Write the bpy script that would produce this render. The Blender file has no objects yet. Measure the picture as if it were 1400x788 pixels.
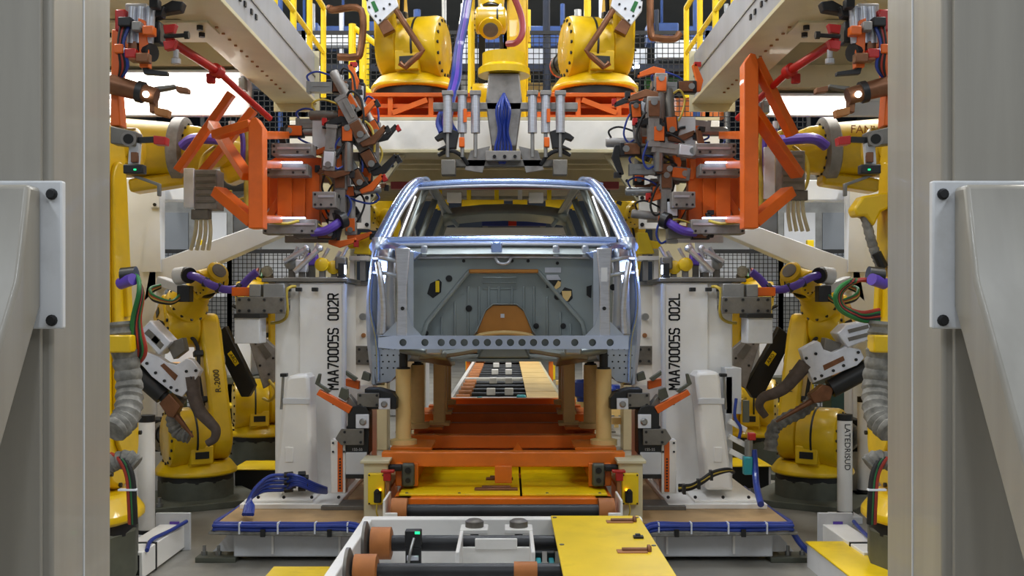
import bpy, bmesh, math, random
from mathutils import Vector, Matrix
random.seed(7)
SC = bpy.context.scene
COL = SC.collection
# ------------------------------------------------------------------ camera, world, lights, exposure
F, PX, PY, CX, CH = 1400.0, 694.0, 422.0, 0.03, 1.75     # focal px, vanishing point, camera x and height
cam_d = bpy.data.cameras.new('camera'); cam = bpy.data.objects.new('camera', cam_d); COL.objects.link(cam)
cam.location = (CX, 0, CH); cam.rotation_euler = (math.pi/2, 0, 0)
cam_d.sensor_width = 36; cam_d.lens = 36*F/1400; cam_d.shift_x = (700-PX)/1400; cam_d.shift_y = (PY-394)/1400
cam_d.clip_end = 200
SC.camera = cam
SC.view_settings.view_transform = 'Standard'; SC.view_settings.look = 'None'
SC.view_settings.gamma = 1; SC.view_settings.use_curve_mapping = False
SC.view_settings.exposure = -0.42
wd = bpy.data.worlds.new('hall_air'); SC.world = wd; wd.use_nodes = True
wd.node_tree.nodes['Background'].inputs[0].default_value = (0.86, 0.93, 1.0, 1)
wd.node_tree.nodes['Background'].inputs[1].default_value = 0.42
def area(name, loc, size, power, col=(1, .97, .9), rot=(0, 0, 0)):
    l = bpy.data.lights.new(name, 'AREA'); l.shape = 'RECTANGLE'; l.size, l.size_y = size
    l.energy = power; l.color = col
    o = bpy.data.objects.new(name, l); COL.objects.link(o); o.location = loc; o.rotation_euler = rot
    return o
# high-bay lamps under the hall roof, plus an added fill row behind camera
for yy in (-2.5, 6.0, 11.5, 17.0, 24.0):
    for xx in (-5.2, 5.2):
        area('bay_and_fill_lamp', (xx, yy, 8.2), (0.6, 4.0), (430 if yy < 3 else 590 if yy < 14 else 420), (.86, .93, 1) if yy < 3 else (1, .97, .9))
    area('bay_and_fill_lamp', (0, yy+1.2, 8.6), (0.5, 3.4), (200 if yy < 3 else 290), (.86, .92, 1))
# ------------------------------------------------------------------ materials
def S2L(c): return c/12.92 if c <= .04045 else ((c+.055)/1.055)**2.4
def hexc(h): return tuple(S2L(int(h[i:i+2], 16)/255) for i in (0, 2, 4))
MATS = {}
def mat(name, col, rough=.5, metal=0., var=.06, scale=6., bump=0., coat=0., dirt=None, dirt_amt=.5, emit=None, estr=0., stretch=(1, 1, 1)):
    m = bpy.data.materials.new(name); m.use_nodes = True; nt = m.node_tree; b = nt.nodes['Principled BSDF']
    c = hexc(col) if isinstance(col, str) else col
    b.inputs['Roughness'].default_value = rough; b.inputs['Metallic'].default_value = metal
    b.inputs['Coat Weight'].default_value = coat
    tc = nt.nodes.new('ShaderNodeTexCoord'); mp = nt.nodes.new('ShaderNodeMapping'); mp.inputs['Scale'].default_value = stretch
    nt.links.new(tc.outputs['Object'], mp.inputs[0])
    nz = nt.nodes.new('ShaderNodeTexNoise'); nz.inputs['Scale'].default_value = scale; nz.inputs['Detail'].default_value = 5
    nt.links.new(mp.outputs[0], nz.inputs['Vector'])
    rp = nt.nodes.new('ShaderNodeValToRGB')
    lo = tuple(max(0, x*(1-2*var)) for x in c); hi = tuple(min(1, x*(1+2*var)) for x in c)
    rp.color_ramp.elements[0].position = .3; rp.color_ramp.elements[1].position = .7
    rp.color_ramp.elements[0].color = (*lo, 1); rp.color_ramp.elements[1].color = (*hi, 1)
    nt.links.new(nz.outputs['Fac'], rp.inputs[0])
    out = rp.outputs[0]
    if dirt:
        n2 = nt.nodes.new('ShaderNodeTexNoise'); n2.inputs['Scale'].default_value = scale*.6; n2.inputs['Detail'].default_value = 8; n2.inputs['Roughness'].default_value = .7
        nt.links.new(mp.outputs[0], n2.inputs['Vector'])
        r2 = nt.nodes.new('ShaderNodeValToRGB'); r2.color_ramp.elements[0].position = .52; r2.color_ramp.elements[1].position = .72
        r2.color_ramp.elements[1].color = (dirt_amt,)*3+(1,)
        nt.links.new(n2.outputs['Fac'], r2.inputs[0])
        mx = nt.nodes.new('ShaderNodeMix'); mx.data_type = 'RGBA'
        nt.links.new(r2.outputs[0], mx.inputs[0]); nt.links.new(out, mx.inputs[6]); mx.inputs[7].default_value = (*hexc(dirt), 1)
        out = mx.outputs[2]
    nt.links.new(out, b.inputs['Base Color'])
    if bump:
        bp = nt.nodes.new('ShaderNodeBump'); bp.inputs['Strength'].default_value = bump; bp.inputs['Distance'].default_value = .01
        nt.links.new(nz.outputs['Fac'], bp.inputs['Height']); nt.links.new(bp.outputs[0], b.inputs['Normal'])
    if emit:
        b.inputs['Emission Color'].default_value = (*(hexc(emit) if isinstance(emit, str) else emit), 1); b.inputs['Emission Strength'].default_value = estr
    MATS[name] = m; return m
mat('column_paint', '948f85', .38, 0, .05, 3, .03, .15, '8f897c', .35, stretch=(4, 4, .25))
mat('white_paint', 'eeebe5', .42, 0, .02, 4, 0, .15, 'c9c4b8', .25)
mat('grey_white', 'cfd0d2', .5, 0, .03, 4, 0, 0, '9b978e', .3)
mat('cream_paint', 'cfc5a2', .5, 0, .04, 3, 0, .1, 'a99f7e', .3)
mat('post_cream', 'e6c480', .5, 0, .04, 3, 0, .1, 'a8884f', .3)
mat('robot_yellow', 'dcb400', .36, 0, .05, 5, 0, .3, 'a88000', .25)
mat('beam_face_shaded', 'a2a4aa', .45, 0, .06, 2, 0, .1, '7f8086', .5, stretch=(1, 1.5, .2))  # cream beam's inner face, its blue-grey shade put into the colour
mat('plate_yellow', 'f2cd00', .4, 0, .05, 3, .02, .2, 'a88a10', .45)
mat('rail_yellow', 'f0d000', .45, 0, .04, 5, 0, .1)
mat('skid_orange', 'e07210', .42, 0, .06, 3, .02, .2, 'b05c0e', .45)
mat('tool_orange', 'dc6208', .45, 0, .05, 5, 0, .1, '9c4406', .3)
mat('red_paint', 'b0140f', .4, 0, .05, 5, 0, .2)
mat('steel', '9a9a98', .36, .85, .08, 8, .02)
mat('bright_steel', 'c8cad2', .3, .75, .05, 12, .02, stretch=(1, 1, 6))
mat('alu_plate', 'e2e4ec', .32, .35, .05, 10, .02)
mat('dull_steel', '77736c', .5, .6, .1, 6, .03, 0, '4f463c', .5)
mat('tool_grey', '8e8a86', .5, .35, .1, 9, .03, 0, '5b5048', .5)
mat('dark_metal', '2a2a2b', .45, .4, .12, 8, .03)
mat('black_plastic', '131415', .45, 0, .1, 8)
mat('rubber', '1b1a1a', .7, 0, .1, 8)
mat('olive_grey', '56584c', .55, .1, .08, 5, .02, 0, '35352c', .5)
mat('copper_brown', '7d5338', .42, .5, .12, 9, .03, 0, '4a3122', .5)
mat('rust_brown', 'a06a38', .6, .1, .12, 4, .05, 0, '7a6a58', .6)
mat('roller_brown', 'a8662e', .6, .1, .1, 8, .04)
mat('deck_top', 'a8895f', .65, 0, .12, 3, .04, 0, '6f5c45', .6)
mat('car_steel', 'b4bcc8', .32, .7, .06, 5, .02, .2)
mat('car_steel_blue_lit', '9fb6e8', .24, .8, .05, 5, .01, .3)  # car steel where the blue glow falls, glow painted into the colour
mat('car_dash', '97a09f', .4, .45, .06, 3, .02, .1)
mat('car_floor', '8e938f', .4, .7, .08, 4, .02)
mat('hose_purple', '5a3fa8', .4, 0, .06, 8, 0, .2)
mat('hose_blue', '1a3488', .4, 0, .08, 8, 0, .2)
mat('hose_red', '9a2c1c', .45, 0, .08, 8)
mat('hose_green', '1f6b34', .45, 0, .08, 8)
mat('hose_yellow', 'b9a03a', .45, 0, .08, 8)
mat('sleeve_grey', '77756f', .8, 0, .18, 22, .5)
mat('sleeve_brown', '5d5048', .6, .1, .12, 18, .2)
mat('teal', '1f8f97', .4, 0, .06, 6, 0, .2)
mat('pipe_pink', '9c4550', .45, 0, .08, 6)
mat('duct_blue', '33508c', .5, .1, .1, 6)
mat('back_navy', '1c2436', .6, .1, .2, 3)
mat('back_green', '2b6b28', .5, 0, .1, 4)
mat('back_white', 'dfe3ea', .5, 0, .03, 3)
mat('wall_grey', 'c9ccd2', .6, 0, .04, 1.2)
mat('hall_side', '6f757d', .7, 0, .06, .8)
mat('car_front', 'bcc8e0', .32, .4, .04, 5, .01, .2)
mat('tunnel_skid_reflection', 'c08238', .42, .3, .08, 4, .02, .1)  # bare steel with the orange skid's reflection painted in
mat('timber', 'b98a55', .7, 0, .15, 6, .1, 0, '8a6238', .5, stretch=(1, 6, 6))
mat('dark_green', '1d3a30', .5, .1, .1, 5)
mat('hall_wall', '323c4c', .7, 0, .1, .8)
mat('ink', '0d0d0e', .6)
mat('ink_red', 'b06a20', .6)
mat('ink_yellow', 'e8c400', .6)
mat('lamp_glow', 'ffffff', .5, emit='fff6e6', estr=9.)
mat('lamp_blue_white', 'ffffff', .5, emit='cfe0ff', estr=6.)
mat('led_green', '20ff80', .5, emit='20ff90', estr=2.)
mat('led_amber', 'ffc040', .5, emit='ffb020', estr=5.)
mat('floor_concrete', '8b8880', .5, 0, .12, 1.6, .05, .12, '65615a', .7)
# ------------------------------------------------------------------ mesh builder
class MB:
    def __init__(s, M=None): s.v = []; s.f = []; s.M = M
    def add(s, vs, fs):
        o = len(s.v)
        s.v += [(s.M @ Vector(p)) if s.M else Vector(p) for p in vs]
        s.f += [tuple(i+o for i in f) for f in fs]; return s
    def box(s, c, d, R=None):
        c = Vector(c); hx, hy, hz = d[0]/2, d[1]/2, d[2]/2
        vs = [Vector((x, y, z)) for x in (-hx, hx) for y in (-hy, hy) for z in (-hz, hz)]
        if R: vs = [R @ v for v in vs]
        return s.add([c+v for v in vs], [(0, 1, 3, 2), (4, 6, 7, 5), (0, 4, 5, 1), (2, 3, 7, 6), (0, 2, 6, 4), (1, 5, 7, 3)])
    def box2(s, a, b):
        return s.box([(a[i]+b[i])/2 for i in range(3)], [abs(b[i]-a[i]) for i in range(3)])
    def bar(s, p0, p1, w, h, up=(0, 0, 1)):
        p0, p1 = Vector(p0), Vector(p1); d = p1-p0; L = d.length; z = d.normalized(); u = Vector(up)
        if abs(z.dot(u)) > .98: u = Vector((0, 1, 0))
        x = u.cross(z).normalized(); y = z.cross(x)
        R = Matrix((x, y, z)).transposed()
        return s.box((p0+p1)/2, (w, h, L), R)
    def frame(s, z):
        z = Vector(z).normalized(); u = Vector((0, 0, 1)) if abs(z.z) < .9 else Vector((1, 0, 0))
        x = u.cross(z).normalized(); return x, z.cross(x), z
    def lathe(s, p, ax, prof, n=20):
        p = Vector(p); x, y, z = s.frame(ax); vs = []; fs = []; m = len(prof)
        for i in range(n):
            a = 2*math.pi*i/n; d = x*math.cos(a)+y*math.sin(a)
            for r, h in prof: vs.append(p+d*r+z*h)
        for i in range(n):
            j = (i+1) % n
            for k in range(m-1): fs.append((i*m+k, j*m+k, j*m+k+1, i*m+k+1))
        if prof[0][0] > 1e-6: fs.append(tuple(i*m for i in range(n))[::-1])
        if prof[-1][0] > 1e-6: fs.append(tuple(i*m+m-1 for i in range(n)))
        return s.add(vs, fs)
    def cyl(s, p0, p1, r, r1=None, n=16):
        p0, p1 = Vector(p0), Vector(p1); return s.lathe(p0, p1-p0, [(r, 0), (r if r1 is None else r1, (p1-p0).length)], n)
    def tube(s, pts, r, n=8, smooth=True, sub=5):
        P = [Vector(p) for p in pts]
        if smooth and len(P) > 2:
            Q = []; E = [P[0]*2-P[1]]+P+[P[-1]*2-P[-2]]
            for i in range(1, len(E)-2):
                a, b, c, d = E[i-1:i+3]
                for k in range(sub):
                    t = k/sub
                    Q.append(.5*((2*b)+(c-a)*t+(2*a-5*b+4*c-d)*t*t+(3*b-a-3*c+d)*t**3))
            P = Q+[P[-1]]
        vs = []; fs = []; x = None
        for i, p in enumerate(P):
            t = (P[min(i+1, len(P)-1)]-P[max(i-1, 0)]).normalized()
            if x is None: x = s.frame(t)[0]
            x = (x-t*x.dot(t)).normalized(); y = t.cross(x)
            rr = r(i/(len(P)-1)) if callable(r) else r
            for k in range(n):
                a = 2*math.pi*k/n; vs.append(p+(x*math.cos(a)+y*math.sin(a))*rr)
        for i in range(len(P)-1):
            for k in range(n):
                l = (k+1) % n; fs.append((i*n+k, i*n+l, (i+1)*n+l, (i+1)*n+k))
        fs.append(tuple(range(n))[::-1]); fs.append(tuple((len(P)-1)*n+k for k in range(n)))
        return s.add(vs, fs)
    def prism(s, pts, vec):
        P = [Vector(p) for p in pts]; n = len(P); v = Vector(vec)
        fs = [tuple(range(n))[::-1], tuple(range(n, 2*n))]+[(i, (i+1) % n, (i+1) % n+n, i+n) for i in range(n)]
        return s.add(P+[p+v for p in P], fs)
    def sheet(s, rows):
        m = len(rows[0]); vs = [p for r in rows for p in r]
        return s.add(vs, [(i*m+k, i*m+k+1, (i+1)*m+k+1, (i+1)*m+k) for i in range(len(rows)-1) for k in range(m-1)])
    def sphere(s, c, r, n=12):
        return s.lathe(Vector(c)-Vector((0, 0, r)), (0, 0, 1), [(max(1e-7, r*math.sin(math.pi*k/8)), r-r*math.cos(math.pi*k/8)) for k in range(9)], n)
ORG = {}
def link(name, mb, m, org, bevel=0, solid=0, sharp=35):
    me = bpy.data.meshes.new(name); me.from_pydata([v-org for v in mb.v], [], mb.f)
    bm = bmesh.new(); bm.from_mesh(me); bmesh.ops.recalc_face_normals(bm, faces=bm.faces); bm.to_mesh(me); bm.free()
    me.polygons.foreach_set('use_smooth', [True]*len(me.polygons)); me.set_sharp_from_angle(angle=math.radians(sharp))
    me.materials.append(MATS[m]); me.update()
    o = bpy.data.objects.new(name, me); COL.objects.link(o)
    if solid:
        d = o.modifiers.new('thickness', 'SOLIDIFY'); d.thickness = solid; d.offset = 0
    if bevel:
        d = o.modifiers.new('bevel', 'BEVEL'); d.width = bevel; d.segments = 2; d.limit_method = 'ANGLE'; d.angle_limit = math.radians(50)
    return o
def tag(o, label, cat, group=None):
    o['label'] = label; o['category'] = cat
    if group: o['group'] = group
    return o
def thing(name, label, cat, loc, group=None):
    o = bpy.data.objects.new(name, None); o.empty_display_size = .1; COL.objects.link(o); o.location = loc
    ORG[o.name] = Vector(loc); return tag(o, label, cat, group)
def part(name, mb, m, parent, bevel=0, solid=0, label=None, stuff=False, sharp=35):
    org = ORG[parent.name]; o = link(name, mb, m, org, bevel, solid, sharp); o.parent = parent; ORG[o.name] = org
    if label: o['label'] = label
    if stuff: o['kind'] = 'stuff'
    return o
def solo(name, mb, m, label, cat, group=None, bevel=0, solid=0):
    xs = [v.x for v in mb.v]; ys = [v.y for v in mb.v]; zs = [v.z for v in mb.v]
    org = Vector(((min(xs)+max(xs))/2, (min(ys)+max(ys))/2, min(zs)))
    o = link(name, mb, m, org, bevel, solid); o.location = org; ORG[o.name] = org; return tag(o, label, cat, group)
def struct(name, mb, m, bevel=0, parent=None):
    o = link(name, mb, m, Vector((0, 0, 0)) if not parent else ORG[parent.name], bevel); ORG[o.name] = Vector((0, 0, 0))
    if parent: o.parent = parent
    else: o['kind'] = 'structure'
    return o
def copy_tree(o, off, parent=None, label=None, group=None):
    c = o.copy(); COL.objects.link(c); c.parent = parent
    if parent is None:
        c.location = o.location+Vector(off); ORG[c.name] = ORG[o.name]+Vector(off)
        if label: c['label'] = label
        if group: c['group'] = group
    else: ORG[c.name] = ORG[parent.name]
    for ch in list(o.children): copy_tree(ch, off, c)
    return c
def W(px, py, Y): return Vector((CX+(px-PX)*Y/F, Y, CH-(py-PY)*Y/F))      # a point of the place at depth Y
def Q(s, u, py, Y): return Vector((s*u*Y/F, Y, CH-(py-PY)*Y/F))            # the same, u measured from the line's middle, s the side
def Qp(s, poly, Y, th, mb=None):
    mb = mb or MB(); return mb.prism([Q(s, u, y, Y) for u, y in poly], (0, th, 0))
def rect(u0, u1, y0, y1): return [(u0, y0), (u1, y0), (u1, y1), (u0, y1)]
def bolts(s, pts, Y, r=.012, h=.012, mb=None, n=8):
    mb = mb or MB()
    for u, y in pts: p = Q(s, u, y, Y); mb.cyl(p, p-Vector((0, h, 0)), r, n=n)
    return mb
def text(name, body, size, parent, M, m, extr=.001, align='CENTER', bold=0., space=1.):
    cu = bpy.data.curves.new('lettering', 'FONT'); cu.body = body; cu.size = size; cu.extrude = extr; cu.offset = bold; cu.space_character = space; cu.align_x = align; cu.align_y = 'CENTER'
    t = bpy.data.objects.new('lettering_source', cu); COL.objects.link(t)
    dg = bpy.context.evaluated_depsgraph_get(); me = bpy.data.meshes.new_from_object(t.evaluated_get(dg))
    bpy.data.objects.remove(t); bpy.data.curves.remove(cu)
    me.transform(Matrix.Translation(-ORG[parent.name]) @ M); me.materials.clear(); me.materials.append(MATS[m])
    me.polygons.foreach_set('use_smooth', [False]*len(me.polygons))
    o = bpy.data.objects.new(name, me); COL.objects.link(o); o.parent = parent; ORG[o.name] = ORG[parent.name]; return o
def facing(p, roll=0.):      # matrix for lettering on a face that looks back along -Y
    return Matrix.Translation(p) @ Matrix.Rotation(math.radians(90), 4, 'X') @ Matrix.Rotation(roll, 4, 'Z')
SIDE = {-1: 'R', 1: 'L'}     # stencilled letter on the towers
SN = {-1: 'tower 002R', 1: 'tower 002L'}
V = Vector
# ------------------------------------------------------------------ the hall
struct('floor', MB().box2((-16, -4, -.1), (16, 40, 0)), 'floor_concrete')
struct('wall_back', MB().box2((-16, 38, 0), (16, 38.3, 10)), 'hall_wall')
struct('wall_left', MB().box2((-13.3, 2, 0), (-13, 38, 10)), 'hall_side')
struct('wall_right', MB().box2((13, 2, 0), (13.3, 38, 10)), 'hall_side')
struct('ceiling', MB().box2((-13.3, 2, 10), (13.3, 38.3, 10.2)), 'hall_side')
# ------------------------------------------------------------------ foreground columns with raker braces
for s in (-1, 1):
    t = thing('steel_column', 'tall grey welded box column with bolted raker brace, nearer '+SN[s], 'column', (s*1.44, 3.27, 0))
    part('post', MB().box2((s*1.325, 3.05, 0), (s*1.60, 3.5, 4.4)), 'column_paint', t, .012)
    part('front_flange', MB().box2((s*1.352, 3.03, 0), (s*1.572, 3.052, 4.4)), 'column_paint', t, .004)
    part('weld_seam', MB().box2((s*1.321, 3.268, 0), (s*1.33, 3.276, 4.4)), 'grey_white', t, .003)
    part('head_plate', MB().box2((s*1.25, 2.95, 4.4), (s*2.1, 3.6, 4.44)), 'column_paint', t)
    part('base_plate', MB().box2((s*1.2, 2.9, 0), (s*1.72, 3.6, .03)), 'column_paint', t, .005)
    part('flange_plate', MB().box2((s*1.275, 3.0, 1.69), (s*1.62, 3.028, 2.125)), 'grey_white', t, .006)
    for x, z, y in ((1.305, 2.085, 3.0), (1.305, 1.715, 3.0), (1.58, 2.085, 3.0)):
        b = part('bolt', MB().lathe((s*x, y, z), (0, -1, 0), [(.017, 0), (.017, .004), (.012, .006), (.012, .014)], 12), 'dark_metal', t)
    part('bolt', MB().lathe((s*1.325, 3.02, 2.085), (-s, 0, 0), [(.013, 0), (.013, .03)], 6), 'dull_steel', t)
    x0, x1 = (1.335, 1.80)
    poly = [(3.0, 1.757), (3.0, 2.105), (2.92, 2.105), (2.86, 1.83), (1.77, 0), (1.92, 0)]
    part('raker_brace', MB().prism([(s*x0, y, z) for y, z in poly], (s*(x1-x0), 0, 0)), 'column_paint', t, .014)
    part('foot_plate', MB().box2((s*1.28, 1.7, 0), (s*1.86, 2.0, .02)), 'column_paint', t)
# ------------------------------------------------------------------ overhead gantry
for s in (-1, 1):
    t = thing('gantry_beam', 'long cream overhead box beam running lengthwise above '+SN[s], 'beam', (s*1.9, 6.2, 3.65))
    part('web', MB().box2((s*1.76, 3.0, 3.68), (s*2.06, 9.5, 4.12)), 'beam_face_shaded', t, .01)
    part('bottom_flange', MB().box2((s*1.74, 3.0, 3.65), (s*2.12, 9.5, 3.682)), 'cream_paint', t, .004)
    part('upper_seam', MB().box2((s*1.752, 3.0, 3.9), (s*1.765, 9.5, 3.915)), 'steel', t)
    part('end_plate', MB().box2((s*1.72, 9.5, 3.58), (s*2.14, 9.53, 4.14)), 'cream_paint', t)
    mb = MB()
    for k in range(5): mb.box((s*1.755, 6.7+k*.13+(.05 if k > 2 else 0), 3.82), (.014, .04, .035))
    part('bolt_row', mb, 'dark_metal', t, stuff=True)
    mb = MB()
    for k in range(14): mb.cyl((s*1.93, 6.9+k*.16, 3.65), (s*1.93, 6.9+k*.16, 3.64), .012, n=6)
    part('stitch_welds', mb, 'rust_brown', t, stuff=True)
    part('outrigger', MB().box2((s*2.1, 6.0, 3.66), (s*5.0, 7.35, 3.95)), 'cream_paint', t, .008)
    part('outrigger', MB().box2((s*2.1, 8.3, 3.72), (s*5.0, 8.75, 4.0)), 'cream_paint', t, .008)
    if s > 0: part('outrigger_lip', MB().box2((s*2.1, 8.25, 3.53), (s*5.0, 8.7, 3.72)), 'cream_paint', t, .008)
    part('recess_plate', MB().box2((s*2.1, 7.35, 4.0), (s*5.0, 8.3, 4.03)), 'cream_paint', t)
    part('splice_plate', MB().box2((s*1.95, 6.75, 3.635), (s*2.75, 7.05, 3.655)), 'cream_paint', t, .003)
    mb = MB()
    for x, y in ((2.02, 6.82), (2.06, 7.0), (2.35, 7.0), (2.3, 6.98), (2.7, 6.82), (2.7, 7.0)): mb.cyl((s*x, y, 3.64), (s*x, y, 3.605), .022, n=8)
    part('splice_bolts', mb, 'dark_metal', t, stuff=True)
    part('diagonal_stay', MB().bar((s*2.1, 7.4, 3.95), (s*3.0, 8.3, 3.95), .1, .06), 'cream_paint', t, .005)
    # lamp housing under the outrigger
    t = thing('strip_lamp', 'white strip lamp housing with glowing tubes under the beam above '+SN[s], 'lamp', (s*2.9, 8.5, 3.4))
    hz = 3.69 if s < 0 else 3.50; lx = 4.4 if s < 0 else 2.82
    part('housing', MB().box2((s*2.12, 8.56, 3.36), (s*4.6, 8.62, hz)), 'back_white', t, .01)
    part('reflector', MB().prism([(s*2.12, 8.55, hz+.015), (s*2.12, 8.32, hz), (s*2.12, 8.32, hz-.02), (s*2.12, 8.55, hz-.02)], (s*2.4, 0, 0)), 'back_white', t)
    part('tube', MB().cyl((s*2.2, 8.5, hz-.06), (s*lx, 8.5, hz-.06), .04, n=12), 'lamp_glow', t)
    if s < 0: part('tube', MB().cyl((s*2.2, 8.5, 3.45), (s*4.4, 8.5, 3.45), .04, n=12), 'lamp_glow', t)
    for x in (2.17, lx+.03): part('tube_holder', MB().box((s*x, 8.51, hz-.08), (.05, .1, .1)), 'steel', t)
    # gantry leg
    t = thing('gantry_leg', 'cream portal leg with bolted gusset behind '+SN[s], 'column', (s*1.62, 10.2, 0))
    part('leg_post', MB().box2((s*1.5, 9.95, 0), (s*1.85, 10.4, 3.262)), 'cream_paint', t, .01)
    part('face_plate', MB().box2((s*1.30, 9.9, 2.52), (s*1.66, 9.94, 3.12)), 'white_paint', t, .006)
    part('gusset', MB().prism([(s*1.5, 10.1, 3.26), (s*.98, 10.1, 3.26), (s*1.5, 10.1, 2.55)], (0, .05, 0)), 'cream_paint', t)
    part('gusset_rib', MB().bar((s*1.05, 10.08, 3.21), (s*1.48, 10.08, 2.6), .06, .05), 'cream_paint', t)
    mb = MB()
    for x, z in ((1.33, 2.56), (1.33, 3.08), (1.63, 2.56), (1.63, 3.08), (1.33, 2.82)): mb.cyl((s*x, 9.9, z), (s*x, 9.885, z), .02, n=8)
    for k in range(4): mb.cyl((s*(1.1+k*.1), 10.055, 3.15-k*.145), (s*(1.1+k*.1), 10.04, 3.15-k*.145), .016, n=6)
    part('plate_bolts', mb, 'dark_metal', t, stuff=True)
t = thing('cross_beam', 'cream cross beam of the gantry carrying the two orange robot pedestals', 'beam', (0, 10.2, 3.28))
part('front_girder', MB().box2((-2.1, 10.0, 3.3), (2.1, 10.3, 3.59)), 'white_paint', t, .01)
part('rear_girder', MB().box2((-2.1, 12.2, 3.25), (2.1, 12.5, 3.6)), 'cream_paint', t, .01)
part('deck_plate', MB().box2((-2.1, 10.0, 3.59), (2.1, 12.8, 3.62)), 'cream_paint', t)
for k in range(4): part('deck_rib', MB().box2((-2.1, 10.55+k*.42, 3.36), (2.1, 10.63+k*.42, 3.59)), 'cream_paint', t, .004)
part('lip', MB().box2((-2.1, 9.98, 3.27), (2.1, 10.34, 3.3)), 'cream_paint', t, .004)
t2 = solo('catch_beam', MB().box2((-1.25, 11.2, 3.06), (1.25, 11.32, 3.14)), 'pipe_pink', 'dark red bar hung below the cross beam over the car roof', 'beam', bevel=.008)
for s in (-1, 1):
    t = thing('robot_pedestal', 'orange welded robot pedestal on the cross beam on the side of '+SN[s], 'pedestal', (s*.95, 10.4, 3.62))
    x0, x1 = s*.32, s*1.42
    part('top_plate', MB().box2((x0, 10.05, 3.83), (x1, 11.0, 3.87)), 'tool_orange', t, .004)
    part('bottom_plate', MB().box2((x0, 10.05, 3.62), (x1, 11.0, 3.65)), 'tool_orange', t, .004)
    part('mid_rail', MB().box2((x0, 10.1, 3.73), (x1, 10.14, 3.77)), 'tool_orange', t)
    for x in (.34, .72, 1.12, 1.40): part('upright', MB().box2((s*(x-.02), 10.07, 3.65), (s*(x+.03), 10.14, 3.83)), 'tool_orange', t, .003)
    for a, b in ((.76, 1.1),): part('diagonal', MB().bar((s*a, 10.06, 3.8), (s*b, 10.06, 3.67), .03, .05), 'tool_orange', t)
    part('back_panel', MB().box2((x0, 10.5, 3.65), (x1, 10.52, 3.83)), 'tool_orange', t)
# ------------------------------------------------------------------ the upper walkway behind the gantry: fence, handrails, beams
def fence_panel(x0, x1, z0, z1, Y, label, group, pitch=.06, nm='mesh_fence', postm='dark_metal', wirer=.004):
    t = thing(nm, label, 'fence', ((x0+x1)/2, Y, z0), group)
    part('post', MB().box2((x0-.025, Y-.025, z0), (x0+.025, Y+.025, z1)), postm, t)
    part('post', MB().box2((x1-.025, Y-.025, z0), (x1+.025, Y+.025, z1)), postm, t)
    part('rail', MB().box2((x0, Y-.02, z1-.05), (x1, Y+.02, z1)), postm, t)
    part('rail', MB().box2((x0, Y-.02, z0+.05), (x1, Y+.02, z0+.1)), postm, t)
    mb = MB(); n = int((x1-x0)/pitch)
    for i in range(1, n): x = x0+(x1-x0)*i/n; mb.box((x, Y, (z0+z1)/2), (wirer*2, wirer*2, z1-z0-.1))
    n = int((z1-z0)/pitch)
    for i in range(1, n): z = z0+.08+(z1-z0-.1)*i/n; mb.box(((x0+x1)/2, Y, z), (x1-x0, wirer*2, wirer*2))
    part('wire_mesh', mb, 'dark_metal', t, stuff=True); return t
solo('walkway_deck', MB().box2((-4.5, 13.6, 3.45), (4.5, 16.2, 3.6)), 'dull_steel', 'grey raised walkway deck behind the overhead robots', 'walkway', bevel=.01)
for x in (-4.2, -1.4, 1.4, 4.2): solo('walkway_stilt', MB().box2((x-.08, 14.5, 0), (x+.08, 14.66, 3.45)).box2((x-.15, 14.4, 0), (x+.15, 14.76, .02)), 'dull_steel', 'dark steel stilt under the raised walkway deck', 'column', 'walkway stilts')
for i in range(6):
    x0 = -4.2+i*1.4
    fence_panel(x0, x0+1.4, 3.6, 5.6, 14.2, 'black framed wire mesh fence panel on the raised walkway', 'walkway fence panels', .075, wirer=.005)
# coloured beams, panels and ducts behind the walkway fence
def hbeam(name, x0, x1, z0, z1, Y, m, label, cat='beam', d=.2, group=None):
    return solo(name, MB().box2((x0, Y, z0), (x1, Y+d, z1)), m, label, cat, group, .01)
hbeam('white_hoarding', -3.2, -2.15, 5.58, 5.76, 14.9, 'back_white', 'white panel strip behind the fence above the upper weld gun', 'panel')
hbeam('white_hoarding', 2.2, 3.2, 5.40, 5.66, 14.9, 'back_white', 'white panel strip behind the fence beside the yellow ladder rails', 'panel')
hbeam('grey_hoarding', -.55, 2.1, 5.35, 5.62, 15.2, 'wall_grey', 'grey sheet panel behind the fence above the hanging robot arm', 'panel')
hbeam('navy_truss', -4.3, 4.3, 5.22, 5.34, 15.0, 'back_navy', 'upper navy steel truss beam behind the walkway fence', 'beam')
hbeam('navy_truss', -4.3, -.7, 4.98, 5.10, 15.1, 'back_navy', 'lower navy steel truss beam behind the walkway fence', 'beam')
hbeam('ochre_beam', -.6, 2.0, 4.92, 5.15, 15.4, 'post_cream', 'ochre beam behind the fence past the hanging robot arm', 'beam')
hbeam('orange_beam', -.3, 1.1, 4.72, 4.9, 15.6, 'skid_orange', 'dull orange beam behind the fence below the ochre beam', 'beam')
hbeam('orange_beam', 2.2, 3.3, 4.62, 4.92, 15.4, 'skid_orange', 'orange beam behind the fence beside the yellow ladder rails', 'beam')
hbeam('green_beam', -.5, 2.0, 4.38, 4.66, 15.8, 'back_green', 'green beam behind the fence past the hanging robot arm', 'beam')
hbeam('green_beam', 2.1, 3.4, 5.06, 5.2, 15.3, 'back_green', 'narrow green beam behind the fence beside the yellow ladder rails', 'beam')
hbeam('green_panel', -3.0, -2.35, 3.6, 4.75, 15.8, 'back_green', 'green panel behind the fence under the navy truss', 'panel')
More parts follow.
